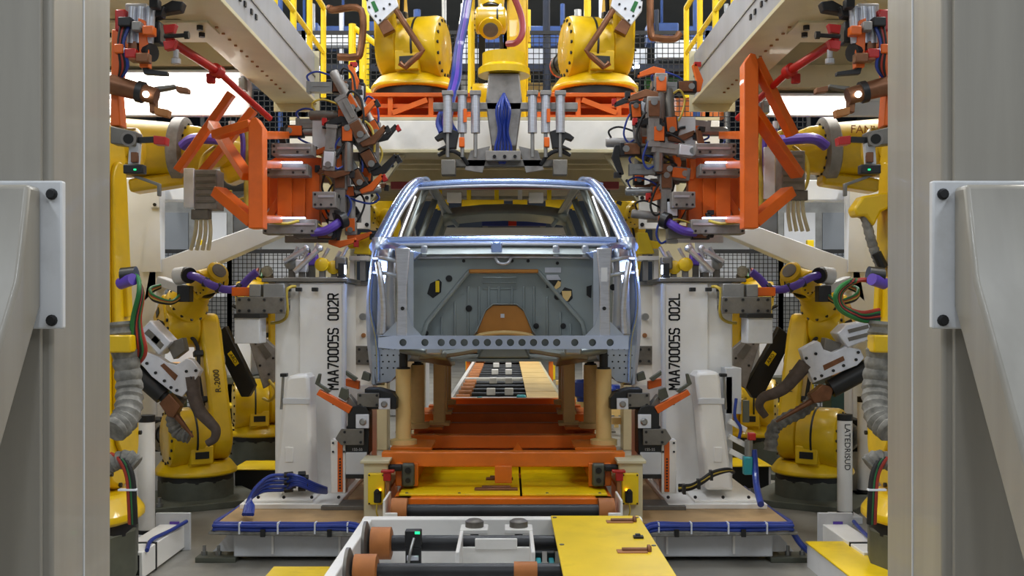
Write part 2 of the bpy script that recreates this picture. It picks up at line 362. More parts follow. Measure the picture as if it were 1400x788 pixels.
for i, x in enumerate([-3.3, -2.9, -2.5, -2.05, -1.7, -1.35, -.9, -.62, .35, .6, .85, 1.1, 1.4, 1.7, 2.3, 2.8, 3.3]):
    m = ['duct_blue', 'back_white', 'back_navy', 'steel', 'rail_yellow'][(i*3) % 5]
    c = {'duct_blue': 'blue', 'back_white': 'white', 'back_navy': 'navy', 'steel': 'grey', 'rail_yellow': 'yellow'}[m]
    mb = MB().cyl((x, 15.0+.3*(i % 3), 3.6), (x, 15.0+.3*(i % 3), 6.3), .035+.02*(i % 2), n=10)
    solo('riser_pipe', mb, m, c+' vertical riser pipe standing behind the walkway fence', 'pipe', c+' riser pipes')
for i, (x, z) in enumerate([(-3.1, 5.95), (-2.5, 5.9), (-1.9, 5.97), (-.2, 5.95), (.6, 5.9), (2.4, 5.95), (3.0, 5.9)]):
    solo('blue_duct', MB().box2((x-.24, 15.6, z-.16), (x+.24, 15.9, z+.16)).box2((x-.02, 15.73, z+.16), (x+.02, 15.77, 9.99)), 'duct_blue', 'blue cable duct box hung high behind the walkway fence', 'duct', 'blue duct boxes', .02)
for i, (x, z) in enumerate([(-2.75, 5.25), (-2.2, 5.25), (-3.0, 5.28), (2.9, 5.3), (1.9, 5.28)]):
    t = thing('bulkhead_lamp', 'small white dome lamp glowing behind the walkway fence', 'lamp', (x, 14.92, z), 'dome lamps behind the fence')
    part('dome', MB().sphere((x, 14.92, z), .055), 'lamp_blue_white', t); part('bracket', MB().box((x, 14.985, z), (.05, .08, .05)), 'dark_metal', t)
# yellow ladder rails and handrails
for s in (-1, 1):
    t = thing('handrail', 'yellow tubular handrail along the gantry beam above '+SN[s], 'handrail', (s*2.0, 10, 4.12))
    for k in range(5):
        y = 8.2+k*.8
        part('stanchion', MB().cyl((s*2.02, y, 4.1), (s*2.02, y, 5.1), .03, n=10), 'rail_yellow', t)
    part('top_rail', MB().tube([(s*2.02, 8.2, 5.1), (s*2.02, 11.4, 5.1)], .03, 10), 'rail_yellow', t)
    part('mid_rail', MB().tube([(s*2.02, 8.2, 4.6), (s*2.02, 11.4, 4.6)], .025, 10), 'rail_yellow', t)
t = thing('ladder_rail', 'pair of yellow tubular ladder rails with sloping stair rails by the upper weld gun', 'handrail', (-1.7, 12.6, 3.6))
for x, z1 in ((-1.88, 5.25), (-1.75, 5.0)): part('upright', MB().cyl((x, 12.6, 3.62), (x, 12.6, z1), .045, n=10), 'rail_yellow', t)
for z in (5.2, 4.55, 4.35): part('slope_rail', MB().cyl((-1.85, 12.6, z), (-1.05, 12.6, z-.6), .035, n=10), 'rail_yellow', t)
for x in (-.42, 1.02):
    solo('yellow_mast', MB().cyl((x, 12.7, 3.62), (x, 12.7, 6.4), .045, n=10).box((x, 12.7, 3.63), (.2, .2, .03)), 'rail_yellow', 'tall yellow mast behind the robots on the cross beam', 'mast', 'yellow masts')
solo('mast_post', MB().box2((-.33, 12.75, 3.62), (-.25, 12.83, 6.4)), 'black_plastic', 'black square mast beside a yellow mast on the cross beam', 'mast')
# ------------------------------------------------------------------ platforms beside the line
def hose(name, pts, r, m, label, group=None, cat='hose', n=8): return solo(name, MB().tube(pts, r, n), m, label, cat, group)
for s in (-1, 1):
    t = thing('fixture_platform', 'low white steel platform with worn brown top under '+SN[s], 'platform', (s*1.45, 8, 0))
    part('side_frame', MB().box2((s*.98, 7.06, .035), (s*1.86, 9.4, .262)), 'grey_white', t, .01)
    part('top_plate', MB().box2((s*.93, 6.98, .262), (s*1.95, 9.5, .29)), 'deck_top', t, .004)
    for x in (1.12, 1.58): part('stiffener', MB().box2((s*x, 7.04, .06), (s*(x+.014), 7.062, .262)), 'white_paint', t)
    for y in (7.12, 9.2):
        part('foot_bracket', MB().prism([(s*1.86, y, .06), (s*2.02, y, .06), (s*1.86, y, .24)], (0, .03, 0)), 'grey_white', t)
        part('foot', MB().box2((s*1.84, y-.08, 0), (s*2.12, y+.1, .036)), 'olive_grey', t, .004)
        for x in (1.98, 2.08): part('anchor_bolt', MB().lathe((s*x, y, .034), (0, 0, 1), [(.022, 0), (.022, .03), (.012, .03), (.012, .07)], 8), 'steel', t)
    part('drip_pipe', MB().tube([(s*.99, 7.03, .28), (s*1.03, 7.02, .22), (s*1.03, 7.02, .1), (s*.99, 7.02, .07)], .012, 8), 'white_paint', t)
    # blue cable bundle along the front edge
    t = thing('cable_bundle', 'bundle of blue cables tied along the platform edge in front of '+SN[s], 'cable', (s*1.4, 6.95, .24))
    for k, (dy, dz) in enumerate(((0, .018), (-.03, .006), (.01, -.01), (-.025, -.022))):
        y = 6.95+dy; z = .272+dz
        part('cable', MB().tube([(s*.9, y-.15, z-.05), (s*1.0, y-.02, z), (s*1.25, y, z+.004*(k-1)), (s*1.6, y, z), (s*1.9, y, z+.003*k), (s*1.965, y+.06, z), (s*1.97, y+.6, z-.02), (s*1.96, y+1.4, z)], .014, 8), 'hose_blue', t)
    for k in range(2): part('grey_cable', MB().tube([(s*.92, 6.9, .23-k*.01), (s*1.3, 6.92, .232-k*.012), (s*1.9, 6.93, .228), (s*1.99, 7.0, .23), (s*1.99, 7.6, .23)], .011, 8), 'sleeve_grey', t)
    for x in (1.05, 1.27, 1.52, 1.78): part('cable_tie', MB().box((s*x, 6.935, .265), (.01, .07, .075)), 'back_white', t)
    for x in (1.17, 1.62): part('clip', MB().box((s*x, 6.9, .235), (.03, .02, .05)), 'black_plastic', t)
    # white stand with a yellow switch box
    t = thing('switch_stand', 'white stand with yellow safety switch box and red handle before '+SN[s], 'switch stand', (s*.9, 7.1, .29))
    part('stand', MB().box2((s*.80, 7.08, .29), (s*.965, 7.3, .68)), 'cream_paint', t, .008)
    part('cap', MB().box2((s*.785, 7.05, .68), (s*.985, 7.32, .70)), 'cream_paint', t, .003)
    b = part('switch_box', MB().box2((s*.815, 7.03, .40), (s*.93, 7.08, .615)), 'plate_yellow', t, .005)
    mb = MB()
    for x in (.825, .92):
        for z in (.41, .605): mb.cyl((s*x, 7.03, z), (s*x, 7.024, z), .006, n=8)
    part('box_screws', mb, 'dark_metal', b, stuff=True)
    part('plug', MB().box((s*.86, 7.015, .46), (.05, .04, .08)).cyl((s*.86, 7.0, .50), (s*.86, 6.98, .5), .018, n=10), 'black_plastic', t, .006)
    part('indicator', MB().sphere((s*.845, 7.02, .505), .009), 'led_amber', t)
    part('red_handle', MB().box((s*.795, 7.02, .605), (.05, .05, .07)).box((s*.79, 7.015, .635), (.09, .06, .016)), 'red_paint', t, .004)
    part('lever', MB().box((s*.79, 7.02, .47), (.02, .02, .2)), 'rust_brown', t)
    part('plug_lead', MB().tube([(s*.86, 7.0, .42), (s*.865, 6.99, .36), (s*.845, 7.0, .30)], .006, 6), 'hose_yellow', t)
# ------------------------------------------------------------------ skid conveyor in the foreground
t = thing('roller_conveyor', 'white framed skid conveyor section with brown wheeled rollers', 'conveyor', (0, 4.6, 0))
part('side_rail', MB().box2((-.79, 3.1, .2), (-.735, 5.8, .56)), 'white_paint', t, .006)
part('side_rail', MB().box2((.735, 3.1, .2), (.79, 5.8, .545)), 'white_paint', t, .006)
part('end_beam', MB().box2((-.79, 5.76, .3), (.79, 5.84, .565)), 'white_paint', t, .006)
part('belly_plate', MB().box2((-.735, 3.1, .27), (.735, 5.76, .285)), 'grey_white', t)
for y in (3.3, 5.6):
    for x in (-.76, .76): part('support_leg', MB().box2((x-.04, y-.04, 0), (x+.04, y+.04, .2)), 'white_paint', t)
for y, z in ((5.45, .50), (4.85, .50), (4.2, .5), (3.55, .5)):
    r = part('roller_shaft', MB().cyl((-.7, y, z), (.7, y, z), .042, n=20), 'dark_metal', t)
    part('drum', MB().lathe((-.715, y, z), (1, 0, 0), [(.085, .02), (.085, .125), (.07, .13)], 28), 'roller_brown', r)
    part('wheel_flange', MB().lathe((-.735, y, z), (1, 0, 0), [(.03, 0), (.115, 0), (.115, .015), (.085, .028)], 28), 'dull_steel', r)
    part('drum', MB().lathe((.585, y, z), (1, 0, 0), [(.05, 0), (.056, .005), (.056, .105)], 28), 'roller_brown', r)
k = part('centre_bracket', MB().box2((-.225, 5.0, .285), (.165, 5.03, .5)).box2((-.225, 5.0, .285), (-.205, 5.5, .56)).box2((.145, 5.0, .285), (.165, 5.5, .56)).box2((-.225, 5.36, .29), (.165, 5.375, .5)).box2((-.14, 5.34, .49), (.08, 5.36, .548)), 'white_paint', t, .005)
for x in (-.15, .09):
    part('bracket_lug', MB().box2((x-.075, 5.48, .54), (x+.075, 5.62, .565)), 'white_paint', k, .004)
    b = part('guide_bobbin', MB().lathe((x, 5.56, .565), (0, 0, 1), [(.05, 0), (.05, .03), (.035, .04)], 20), 'dull_steel', k)
    part('bolt_nut', MB().lathe((x, 5.56, .54), (0, 0, -1), [(.025, 0), (.025, .03)], 6), 'dark_metal', k)
b = thing('proximity_sensor', 'small dark green sensor box with lit green light on the roller', 'sensor', (-.44, 5.3, .29))
part('housing', MB().box((-.46, 5.33, .555), (.085, .06, .085)).box((-.46, 5.33, .42), (.08, .05, .18)), 'black_plastic', b, .005)
part('status_light', MB().box((-.437, 5.298, .588), (.025, .006, .012)), 'led_green', b)
part('plug_cable', MB().tube([(-.455, 5.3, .56), (-.47, 5.26, .5), (-.485, 5.22, .4), (-.52, 5.1, .3)], .008, 8), 'steel', b)
part('clamp_ring', MB().cyl((-.49, 5.29, .46), (-.43, 5.29, .46), .014, n=10), 'bright_steel', b)
for x in (.185, .25):
    b = thing('guide_shoe', 'teal and black guide shoe on the conveyor floor', 'guide', (x, 4.8, .285), 'teal guide shoes')
    part('shoe_pad', MB().box((x, 5.1, .39), (.026, .16, .2)), 'teal', b, .006); part('shoe_frame', MB().box((x, 5.12, .37), (.045, .16, .17)).box((x, 5.2, .49), (.04, .04, .05)), 'black_plastic', b, .004)
part('red_spacer', MB().lathe((.06, 4.85, .5), (1, 0, 0), [(.05, 0), (.05, .11)], 20), 'roller_brown', t)
t = thing('yellow_cover_plate', 'yellow steel cover plate with brown handle slots over the conveyor', 'cover plate', (.52, 4.6, .545))
part('plate', MB().box2((.275, 3.2, .56), (.775, 5.82, .572)), 'plate_yellow', t, .003)
for (x, y) in ((.66, 5.66), (.645, 4.97), (.63, 4.2)):
    b = part('handle_slot', MB().box2((x-.085, y-.05, .5725), (x+.06, y+.02, .576)), 'rust_brown', t)
    part('handle_knob', MB().lathe((x+.06, y, .578), (1, 0, 0), [(.012, -.12), (.012, 0), (.026, .004), (.026, .016), (.016, .022)], 12), 'copper_brown', b)
part('latch', MB().box((.70, 5.25, .578), (.05, .04, .012)).box((.70, 5.27, .584), (.025, .03, .01)), 'dark_metal', t)
for (x, y) in ((.295, 5.76), (.30, 5.1), (.755, 5.76), (.755, 5.08), (.3, 4.4), (.755, 4.4)): part('screw', MB().cyl((x, y, .572), (x, y, .576), .012, n=10), 'dull_steel', t)
# ------------------------------------------------------------------ entry roller of the weld station
t = thing('entry_roller', 'dark wide roller with brown drum ends at the weld station entry', 'roller', (0, 6.55, .2))
part('shaft', MB().cyl((-.62, 6.55, .452), (.62, 6.55, .452), .045, n=20), 'dark_metal', t)
for s in (-1, 1):
    part('drum', MB().lathe((s*.61, 6.55, .452), (s, 0, 0), [(.085, 0), (.085, .1)], 24), 'roller_brown', t)
    part('bracket', MB().box2((s*.66, 6.40, .37), (s*.74, 6.42, .47)).box2((s*.735, 6.4, .29), (s*.75, 6.72, .55)), 'white_paint', t, .004)
    part('bracket_bolt', MB().cyl((s*.70, 6.4, .42), (s*.70, 6.39, .42), .012, n=10), 'steel', t)
    part('stand', MB().box2((s*.66, 6.45, 0), (s*.72, 6.65, .385)), 'white_paint', t)
t = thing('station_base', 'orange base frame of the weld station with yellow top cover plates', 'base frame', (0, 7.5, 0))
part('front_beam', MB().box2((-.74, 6.9, .36), (.74, 6.98, .47)), 'skid_orange', t, .006)
part('lower_beam', MB().box2((-.74, 6.75, .28), (.74, 6.82, .37)), 'skid_orange', t, .006)
for s in (-1, 1):
    part('side_beam', MB().box2((s*.62, 6.9, .1), (s*.74, 12.0, .47)), 'skid_orange', t, .006)
    part('plinth', MB().box2((s*.60, 7.0, 0), (s*.76, 11.9, .1)), 'skid_orange', t)
part('deck', MB().box2((-.62, 7.9, .44), (.62, 12.0, .47)), 'skid_orange', t)
for x0, x1 in ((-.71, .115), (.13, .71)):
    p = part('cover_plate', MB().box2((x0, 6.97, .472), (x1, 7.85, .486)), 'plate_yellow', t, .003)
    part('rear_flap', MB().prism([(x0, 7.85, .48), (x0, 8.1, .56), (x0, 8.12, .55), (x0, 7.86, .47)], (x1-x0, 0, 0)), 'plate_yellow', p)
for (x, y) in ((-.05, 7.12), (-.03, 7.55)): part('hinge', MB().box((x, y, .493), (.3-.1*(y > 7.3), .05, .02)).box((x, y+.04, .5), (.2-.06*(y > 7.3), .03, .02)), 'copper_brown', t, .004)
for x in (-.66, -.3, .3, .66): part('screw', MB().cyl((x, 7.0, .486), (x, 7.0, .491), .01, n=8), 'dull_steel', t)
# ------------------------------------------------------------------ orange skid with its posts
t = thing('body_skid', 'orange steel skid with cream posts carrying the car body', 'skid', (0, 9.4, .47))
for y in (7.28, 8.24, 9.1, 9.95, 10.8, 11.6):
    part('cross_bar', MB().box2((-.86 if y < 8 else -.8, y-.05, .63), (.86 if y < 8 else .8, y+.06, .735)), 'skid_orange', t, .008)
for s in (-1, 1):
    part('runner', MB().box2((s*.62, 7.2, .5), (s*.76, 11.7, .66)), 'skid_orange', t, .008)
    for y in (7.45, 8.7, 10.0): part('pad_plate', MB().box2((s*.52, y-.02, .72), (s*.82, y+.42, .742)), 'skid_orange', t, .004)
    u = part('upright', MB().box2((s*.60, 7.2, .5), (s*.72, 7.24, .66)), 'skid_orange', t, .004)
    part('stop_block', MB().box((s*.665, 7.17, .585), (.088, .06, .16)), 'olive_grey', u, .014)
    part('stop_socket', MB().cyl((s*.665, 7.14, .62), (s*.665, 7.13, .62), .022, n=14), 'black_plastic', u)
    part('stop_socket', MB().cyl((s*.665, 7.14, .55), (s*.665, 7.13, .55), .018, n=14), 'black_plastic', u)
    part('rubber_buffer', MB().box((s*.78, 7.17, .635), (.15, .09, .04)), 'rubber', t, .012)
    # front round posts
    for y, x, r, z1 in ((7.62, .745, .058, 1.30), (8.72, .735, .058, 1.27), (10.9, .62, .05, 1.3)):
        p = part('round_post', MB().cyl((s*x, y, .76), (s*x, y, z1), r, n=24), 'post_cream', t)
        part('post_foot', MB().lathe((s*x, y, .735), (0, 0, 1), [(.1, 0), (.1, .04), (.06, .05)], 24), 'post_cream', p)
        part('locating_pin', MB().lathe((s*x, y, z1), (0, 0, 1), [(.05, 0), (.05, .012), (.032, .015), (.032, .1), (.02, .16)], 16), 'dark_metal', p)
    for y, x in ((8.95, .565), (9.9, .60)):
        p = part('square_post', MB().box2((s*(x-.05), y-.06, .74), (s*(x+.05), y+.06, 1.34)), 'post_cream', t, .006)
        part('post_foot', MB().box2((s*(x-.09), y-.1, .735), (s*(x+.09), y+.1, .76)), 'post_cream', p)
        part('post_head', MB().box2((s*(x-.09), y-.07, 1.25), (s*(x-.02), y+.07, 1.36)), 'post_cream', p)
part('drop_bracket', MB().box2((-.06, 7.2, .52), (.06, 7.26, .64)), 'skid_orange', t, .004)
part('floor_sheet', MB().box2((-.62, 7.9, .6), (.62, 11.6, .612)), 'skid_orange', t)
for y in (8.0, 9.35): part('lug', MB().prism([(.05, y, .612), (.17, y, .612), (.11, y, .70)], (0, .02, 0)), 'skid_orange', t)
# ------------------------------------------------------------------ conveyor leading away beyond the station
t = thing('far_conveyor', 'receding conveyor line with dark rollers and brown wheels beyond the car', 'conveyor', (0, 18, 0))
for s in (-1, 1): part('side_rail', MB().box2((s*.80, 12.3, .15), (s*.74, 30, .5)), 'white_paint' if s < 0 else 'cream_paint', t)
for k in range(22):
    y = 12.6+k*.78
    r = part('roller_shaft', MB().cyl((-.7, y, .42), (.72, y, .42), .045, n=12), 'dark_metal', t)
    part('drum', MB().cyl((-.72, y, .42), (-.52, y, .42), .08, n=14), 'roller_brown', r)
for k in range(6):
    y = 13.0+k*2.4
    for x in (-.22, .05): part('guide_block', MB().box((x, y, .5), (.13, .16, .1)), 'white_paint', t, .01)
for y in (14.4, 18.5): part('cross_rail', MB().box((0, y, .47), (1.5, .12, .06)), 'white_paint', t, .01)
part('red_motor', MB().box((.25, 13.6, .42), (.16, .2, .12)), 'red_paint', t, .02)
part('teal_shoe', MB().box((.22, 14.2, .48), (.13, .2, .14)), 'teal', t, .02)
part('teal_shoe', MB().box((-.36, 14.25, .48), (.08, .12, .08)), 'teal', t, .02)
part('belly_plate', MB().box2((-.74, 12.3, .25), (.74, 30, .27)), 'olive_grey', t)
for k in range(11):
    y = 12.3+k*1.5
    p = part('cover_plate', MB().box2((.3, y, .5), (.75, y+1.44, .515)), 'post_cream', t)
t = solo('orange_bridge', MB().box2((-.95, 24, .53), (1.1, 24.3, .7)).box2((-.95, 24.1, 0), (-.85, 24.3, .53)).box2((1.0, 24.1, 0), (1.1, 24.3, .53)), 'skid_orange', 'orange bridge beam across the far conveyor', 'beam', bevel=.01)
solo('yellow_bridge', MB().box2((-1.0, 25, .55), (1.2, 26.5, .62)).box2((-1.0, 25.1, 0), (-.9, 26.4, .55)).box2((1.1, 25.1, 0), (1.2, 26.4, .55)), 'plate_yellow', 'yellow walk-over plate across the far end of the conveyor', 'platform', bevel=.01)
for k in range(7):
    y = 12.8+k*1.1
    solo('cross_tray', MB().box2((.95, y, .30), (1.7, y+.16, .38)).box2((1.0, y+.04, 0), (1.06, y+.1, .3)).box2((1.6, y+.04, 0), (1.66, y+.1, .3)), 'post_cream', 'cream cross tray standing beside the far conveyor covers', 'tray', 'cross trays beside the far conveyor')
for x, y, z in ((1.12, 15.08, .38), (1.4, 13.98, .38)):
    t = thing('blue_actuator', 'blue pneumatic actuator with round base beside the far conveyor', 'actuator', (x, y, z), 'blue actuators')
    part('body', MB().lathe((x, y, z), (0, 0, 1), [(.07, 0), (.07, .05), (.1, .08), (.12, .28), (.09, .32)], 16), 'hose_blue', t); part('cap', MB().box((x+.08, y, z+.3), (.16, .1, .06)), 'hose_blue', t, .01)
for s in (-1, 1):
    solo('side_stand', MB().box2((s*1.0, 12.6, .0), (s*1.15, 12.9, 1.1)).box2((s*.95, 12.5, 1.1), (s*1.6, 13.0, 1.18)).box2((s*1.45, 12.6, 0), (s*1.6, 12.9, 1.1)), 'cream_paint', 'cream fixture stand past the skid on the side of '+SN[s], 'stand', bevel=.01)
# ------------------------------------------------------------------ unpainted car body on the skid, seen from its open front
def holed_strip(mb, x0, x1, z0, z1, Y, holes, r, n=16):
    """front sheet from x0 to x1 with round holes: one cell around each hole, square to circle"""
    hs = sorted(holes); edges = [x0]+[(a+b)/2 for a, b in zip(hs, hs[1:])]+[x1]
    for i, h in enumerate(hs):
        a, b = edges[i], edges[i+1]; zc = (z0+z1)/2; vs = []; fs = []
        for k in range(n):
            t = 2*math.pi*(k+.5)/n; c, s_ = math.cos(t), math.sin(t)
            q = min(((b-h) if c > 0 else (h-a))/abs(c), ((z1-zc) if s_ > 0 else (zc-z0))/abs(s_))
            vs += [(h+c*r, Y, zc+s_*r), (h+c*q, Y, zc+s_*q), (h+c*r, Y+.03, zc+s_*r)]
        for k in range(n):
            j = (k+1) % n; fs += [(3*k, 3*j, 3*j+1, 3*k+1), (3*k, 3*k+2, 3*j+2, 3*j)]
        mb.add(vs, fs)
        for (cx, cz) in ((a, z0), (a, z1), (b, z0), (b, z1)):      # the corners of the cell
            best = sorted(range(n), key=lambda k: (vs[3*k+1][0]-cx)**2+(vs[3*k+1][2]-cz)**2)[:2]
            mb.add([vs[3*best[0]+1], (cx, Y, cz), vs[3*best[1]+1]], [(0, 1, 2)])
    mb.add([(x0, Y, z1), (x1, Y, z1), (x1, Y+.09, z1), (x0, Y+.09, z1)], [(0, 1, 2, 3)])
    mb.add([(x0, Y, z0), (x1, Y, z0), (x1, Y+.09, z0), (x0, Y+.09, z0)], [(0, 1, 2, 3)])
    return mb
car = thing('car_body', 'bare silver car body shell with open windscreen on the orange skid', 'car body', (0, 9.4, 1.2))
hx = [-.71, -.555]+[-.44+k*.0817 for k in range(11)]+[.505, .63, .755]
p = part('front_crossmember', holed_strip(MB(), -.885, .885, 1.462, 1.556, 7.24, hx, .026), 'car_front', car, sharp=60)
part('crossmember_back', MB().box2((-.885, 7.30, 1.462), (.885, 7.33, 1.556)), 'car_floor', p)
for s in (-1, 1):
    Z = lambda y, Y: CH-(y-PY)*Y/F
    # radiator support uprights with foot gussets
    u = part('front_upright', MB().prism([(s*.68, 7.26, 1.55), (s*.76, 7.26, 1.55), (s*.755, 7.26, 1.9), (s*.77, 7.26, 2.18), (s*.66, 7.26, 2.18), (s*.685, 7.26, 1.9)], (0, .05, 0)), 'bright_steel', car, .008)
    part('upright_lip', MB().box2((s*.64, 7.285, 1.6), (s*.68, 7.295, 2.15)), 'car_steel', u)
    part('foot_gusset', MB().prism([(s*.755, 7.262, 1.55), (s*.86, 7.262, 1.556), (s*.755, 7.262, 1.66)], (0, .012, 0)), 'car_steel', u)
    part('foot_gusset', MB().prism([(s*.69, 7.262, 1.55), (s*.58, 7.262, 1.556), (s*.65, 7.262, 1.63), (s*.685, 7.262, 1.75)], (0, .012, 0)), 'car_steel', u)
    part('lens_hole', MB().cyl((s*.715, 7.262, 1.75), (s*.715, 7.255, 1.75), .014, n=10), 'dark_metal', u)
    part('barcode_label', MB().box((s*.715, 7.258, 1.99), (.045, .004, .1)), 'back_white', u) if s > 0 else None
    # front rails back to the bulkhead, upper apron rail, wheelhouse sheets
    part('front_rail', MB().box2((s*.44, 7.33, 1.42), (s*.56, 8.2, 1.54)), 'car_steel', car, .015)
    part('apron_rail', MB().tube([(s*.72, 7.32, 2.16), (s*.80, 7.5, 2.19), (s*.90, 7.75, 2.21), (s*.95, 7.95, 2.25)], .045, 10), 'car_steel_blue_lit', car)
    rows = []
    for k in range(9):
        a = k/8; y = 1.56+a*.62
        rows.append([V((s*(.78+.02*math.sin(a*3)), 7.38, y)), V((s*(.86+.03*math.sin(a*4+1)), 7.36, y)), V((s*(.93-.02*a), 7.52, y)), V((s*.955, 7.8, y)), V((s*.97, 8.0, y))])
    part('wheelhouse', MB().sheet(rows), 'car_steel', car, solid=.006)
    part('wheelhouse_rib', MB().tube([(s*.86, 7.31, 1.57), (s*.855, 7.31, 1.75), (s*.875, 7.31, 1.95), (s*.90, 7.34, 2.08)], .022, 8), 'bright_steel', car)
    for z in (2.09, 1.985): part('apron_band', MB().tube([(s*.765, 7.335, z), (s*.86, 7.335, z+.02), (s*.94, 7.5, z+.03), (s*.985, 7.8, z+.04)], .014, 8), 'car_steel', car)
    # hinge pillar: curved outer skin from the sill to the screen foot
    rows = []
    for k in range(13):
        a = k/12; z = 1.17+a*1.12; bul = math.sin(math.pi*min(1, a*1.1))*.045
        rows.append([V((s*(.90), 7.74, z)), V((s*(.965+bul), 7.72, z)), V((s*(1.0+bul), 7.80, z)), V((s*(1.01+bul), 8.02, z)), V((s*.93, 8.10, z)), V((s*.90, 7.9, z))])
    part('hinge_pillar', MB().sheet(rows), 'car_steel', car, solid=.006, sharp=50)
    part('pillar_flange', MB().tube([(s*.945, 7.705, 1.2), (s*.955, 7.70, 1.5), (s*1.0, 7.69, 1.75), (s*.985, 7.70, 2.05), (s*.95, 7.75, 2.26)], .014, 8), 'car_steel_blue_lit', car)
    mb = MB().prism([(s*.99, 7.72, 1.18), (s*.99, 7.72, 1.47), (s*.68, 7.72, 1.47), (s*.70, 7.72, 1.38), (s*.85, 7.72, 1.2)], (0, .02, 0))
    k = part('kick_panel', mb, 'car_steel', car)
    mb = MB()
    for i in range(6):
        for j in range(5):
            x, z = .73+i*.045+.01*(j % 2), 1.445-j*.048
            if x-.7 < (1.44-z)*.9: continue
            mb.cyl((s*x, 7.722, z), (s*x, 7.714, z), .007, n=6)
    part('punched_holes', mb, 'dark_metal', k, stuff=True)
    # screen pillar and roof rail
    part('screen_pillar', MB().tube([(s*.985, 7.92, 2.22), (s*.955, 8.05, 2.32), (s*.88, 8.35, 2.56), (s*.80, 8.62, 2.75), (s*.735, 8.85, 2.84), (s*.70, 9.2, 2.88)], lambda a: .058-.016*a, 14), 'car_steel_blue_lit', car)
    part('pillar_inner_flange', MB().tube([(s*.905, 7.98, 2.28), (s*.83, 8.36, 2.55), (s*.735, 8.66, 2.76)], .016, 8), 'bright_steel', car)
    part('pillar_root', MB().box((s*.94, 7.86, 2.24), (.12, .14, .11), Matrix.Rotation(.25*s, 3, 'Y')), 'car_steel_blue_lit', car, .03)
    part('roof_rail', MB().tube([(s*.70, 9.1, 2.88), (s*.69, 10.0, 2.9), (s*.67, 11.0, 2.87), (s*.66, 11.5, 2.80)], .045, 12), 'car_steel', car)
    part('sill', MB().box2((s*.88, 7.95, 1.17), (s*1.0, 11.0, 1.32)), 'car_steel', car, .02)
    for nm, y, w in (('b_pillar', 9.35, .14), ('c_pillar', 10.45, .16)):
        part(nm.replace('b_', 'centre_').replace('c_pillar', 'rear_pillar') if nm == 'c_pillar' else 'centre_pillar',
             MB().sheet([[V((s*(.96-.0*a), y-w/2-a*.02, 1.3+a*.9)) for a in (0, .5, 1)]+[V((s*.71, y-w/2+.05, 2.86))], [V((s*(.97), y+w/2, 1.3+a*.9)) for a in (0, .5, 1)]+[V((s*.72, y+w/2+.05, 2.86))]]), 'car_floor', car, solid=.06)
    part('quarter_panel', MB().sheet([[V((s*.97, 10.5, z)), V((s*.95, 11.1, z)), V((s*.86, 11.6, z))] for z in (1.3, 1.7, 2.1, 2.25)]), 'car_steel', car, solid=.03)
    part('tail_pillar', MB().tube([(s*.86, 11.58, 2.2), (s*.76, 11.55, 2.55), (s*.66, 11.48, 2.80)], .06, 10), 'car_floor', car)
    part('inner_flange', MB().tube([(s*.90, 8.4, 1.4), (s*.90, 8.42, 2.15), (s*.76, 8.72, 2.7)], .018, 8), 'bright_steel', car)
    part('rail_flange', MB().bar((s*.62, 8.9, 2.80), (s*.60, 11.3, 2.80), .05, .02), 'car_floor', car)
    part('belt_rail', MB().bar((s*.95, 8.0, 2.2), (s*.94, 8.35, 2.2), .08, .06), 'car_steel', car, .01)
    # dash corner brackets
    part('dash_bracket', MB().prism([(s*.66, 7.5, 2.1), (s*.80, 7.5, 2.12), (s*.80, 7.5, 2.2), (s*.6, 7.5, 2.16)], (0, .12, 0)), 'car_steel_blue_lit', car, .01)
# bulkhead with raised surround, recessed centre, ribs, tunnel mouth and openings
Y0 = 7.95
pw = lambda L, Y: [W(x, y, Y) for x, y in L]
dash = part('bulkhead', MB().prism(pw([(545, 350), (832, 350), (832, 468), (800, 468), (795, 440), (737, 373), (640, 373), (585, 440), (578, 468), (545, 468)], Y0), (0, .012, 0)), 'car_dash', car)
part('recess_panel', MB().prism(pw([(560, 366), (815, 366), (815, 470), (560, 470)], Y0+.13), (0, .012, 0)), 'car_dash', dash)
part('recess_wall', MB().tube(pw([(576, 468), (584, 441), (641, 372), (736, 372), (796, 441), (802, 468)], Y0), .02, 8, False), 'car_dash', dash)
for x in (604, 622, 640, 655, 668, 682, 700, 716, 730, 748, 766, 780):
    top = 392+max(0, abs(x-688)-48)*1.15
    part('pressed_rib', MB().bar(W(x, top, Y0+.125), W(x, 462, Y0+.125), .018, .02), 'car_dash', dash, .004)
for y in (380, 387, 395): part('pressed_bead', MB().bar(W(660, y, Y0+.125), W(706, y, Y0+.125), .012, .012), 'car_dash', dash, .003)
part('tunnel_mouth', MB().sheet([[W(640, 470, Y), W(652, 452, Y), W(664, 424, Y), W(674, 416, Y), W(706, 416, Y), W(716, 424, Y), W(728, 452, Y), W(740, 470, Y)] for Y in (Y0-.02, Y0+.5)]), 'car_dash', dash, solid=.01)
part('tunnel_face', MB().prism(pw([(652, 456), (664, 426), (674, 418), (706, 418), (716, 426), (728, 456)], Y0), (0, .01, 0)), 'tunnel_skid_reflection', dash)
part('tunnel_ring', MB().tube(pw([(646, 470), (656, 459), (690, 455), (724, 459), (734, 470)], Y0-.02), .018, 8), 'post_cream', dash)
part('recess_lip', MB().bar(W(641, 371, Y0-.02), W(736, 371, Y0-.02), .05, .03), 'tunnel_skid_reflection', dash, .008)
part('data_plate', MB().box(W(687, 432, Y0-.01), (.03, .006, .03)), 'back_white', dash)
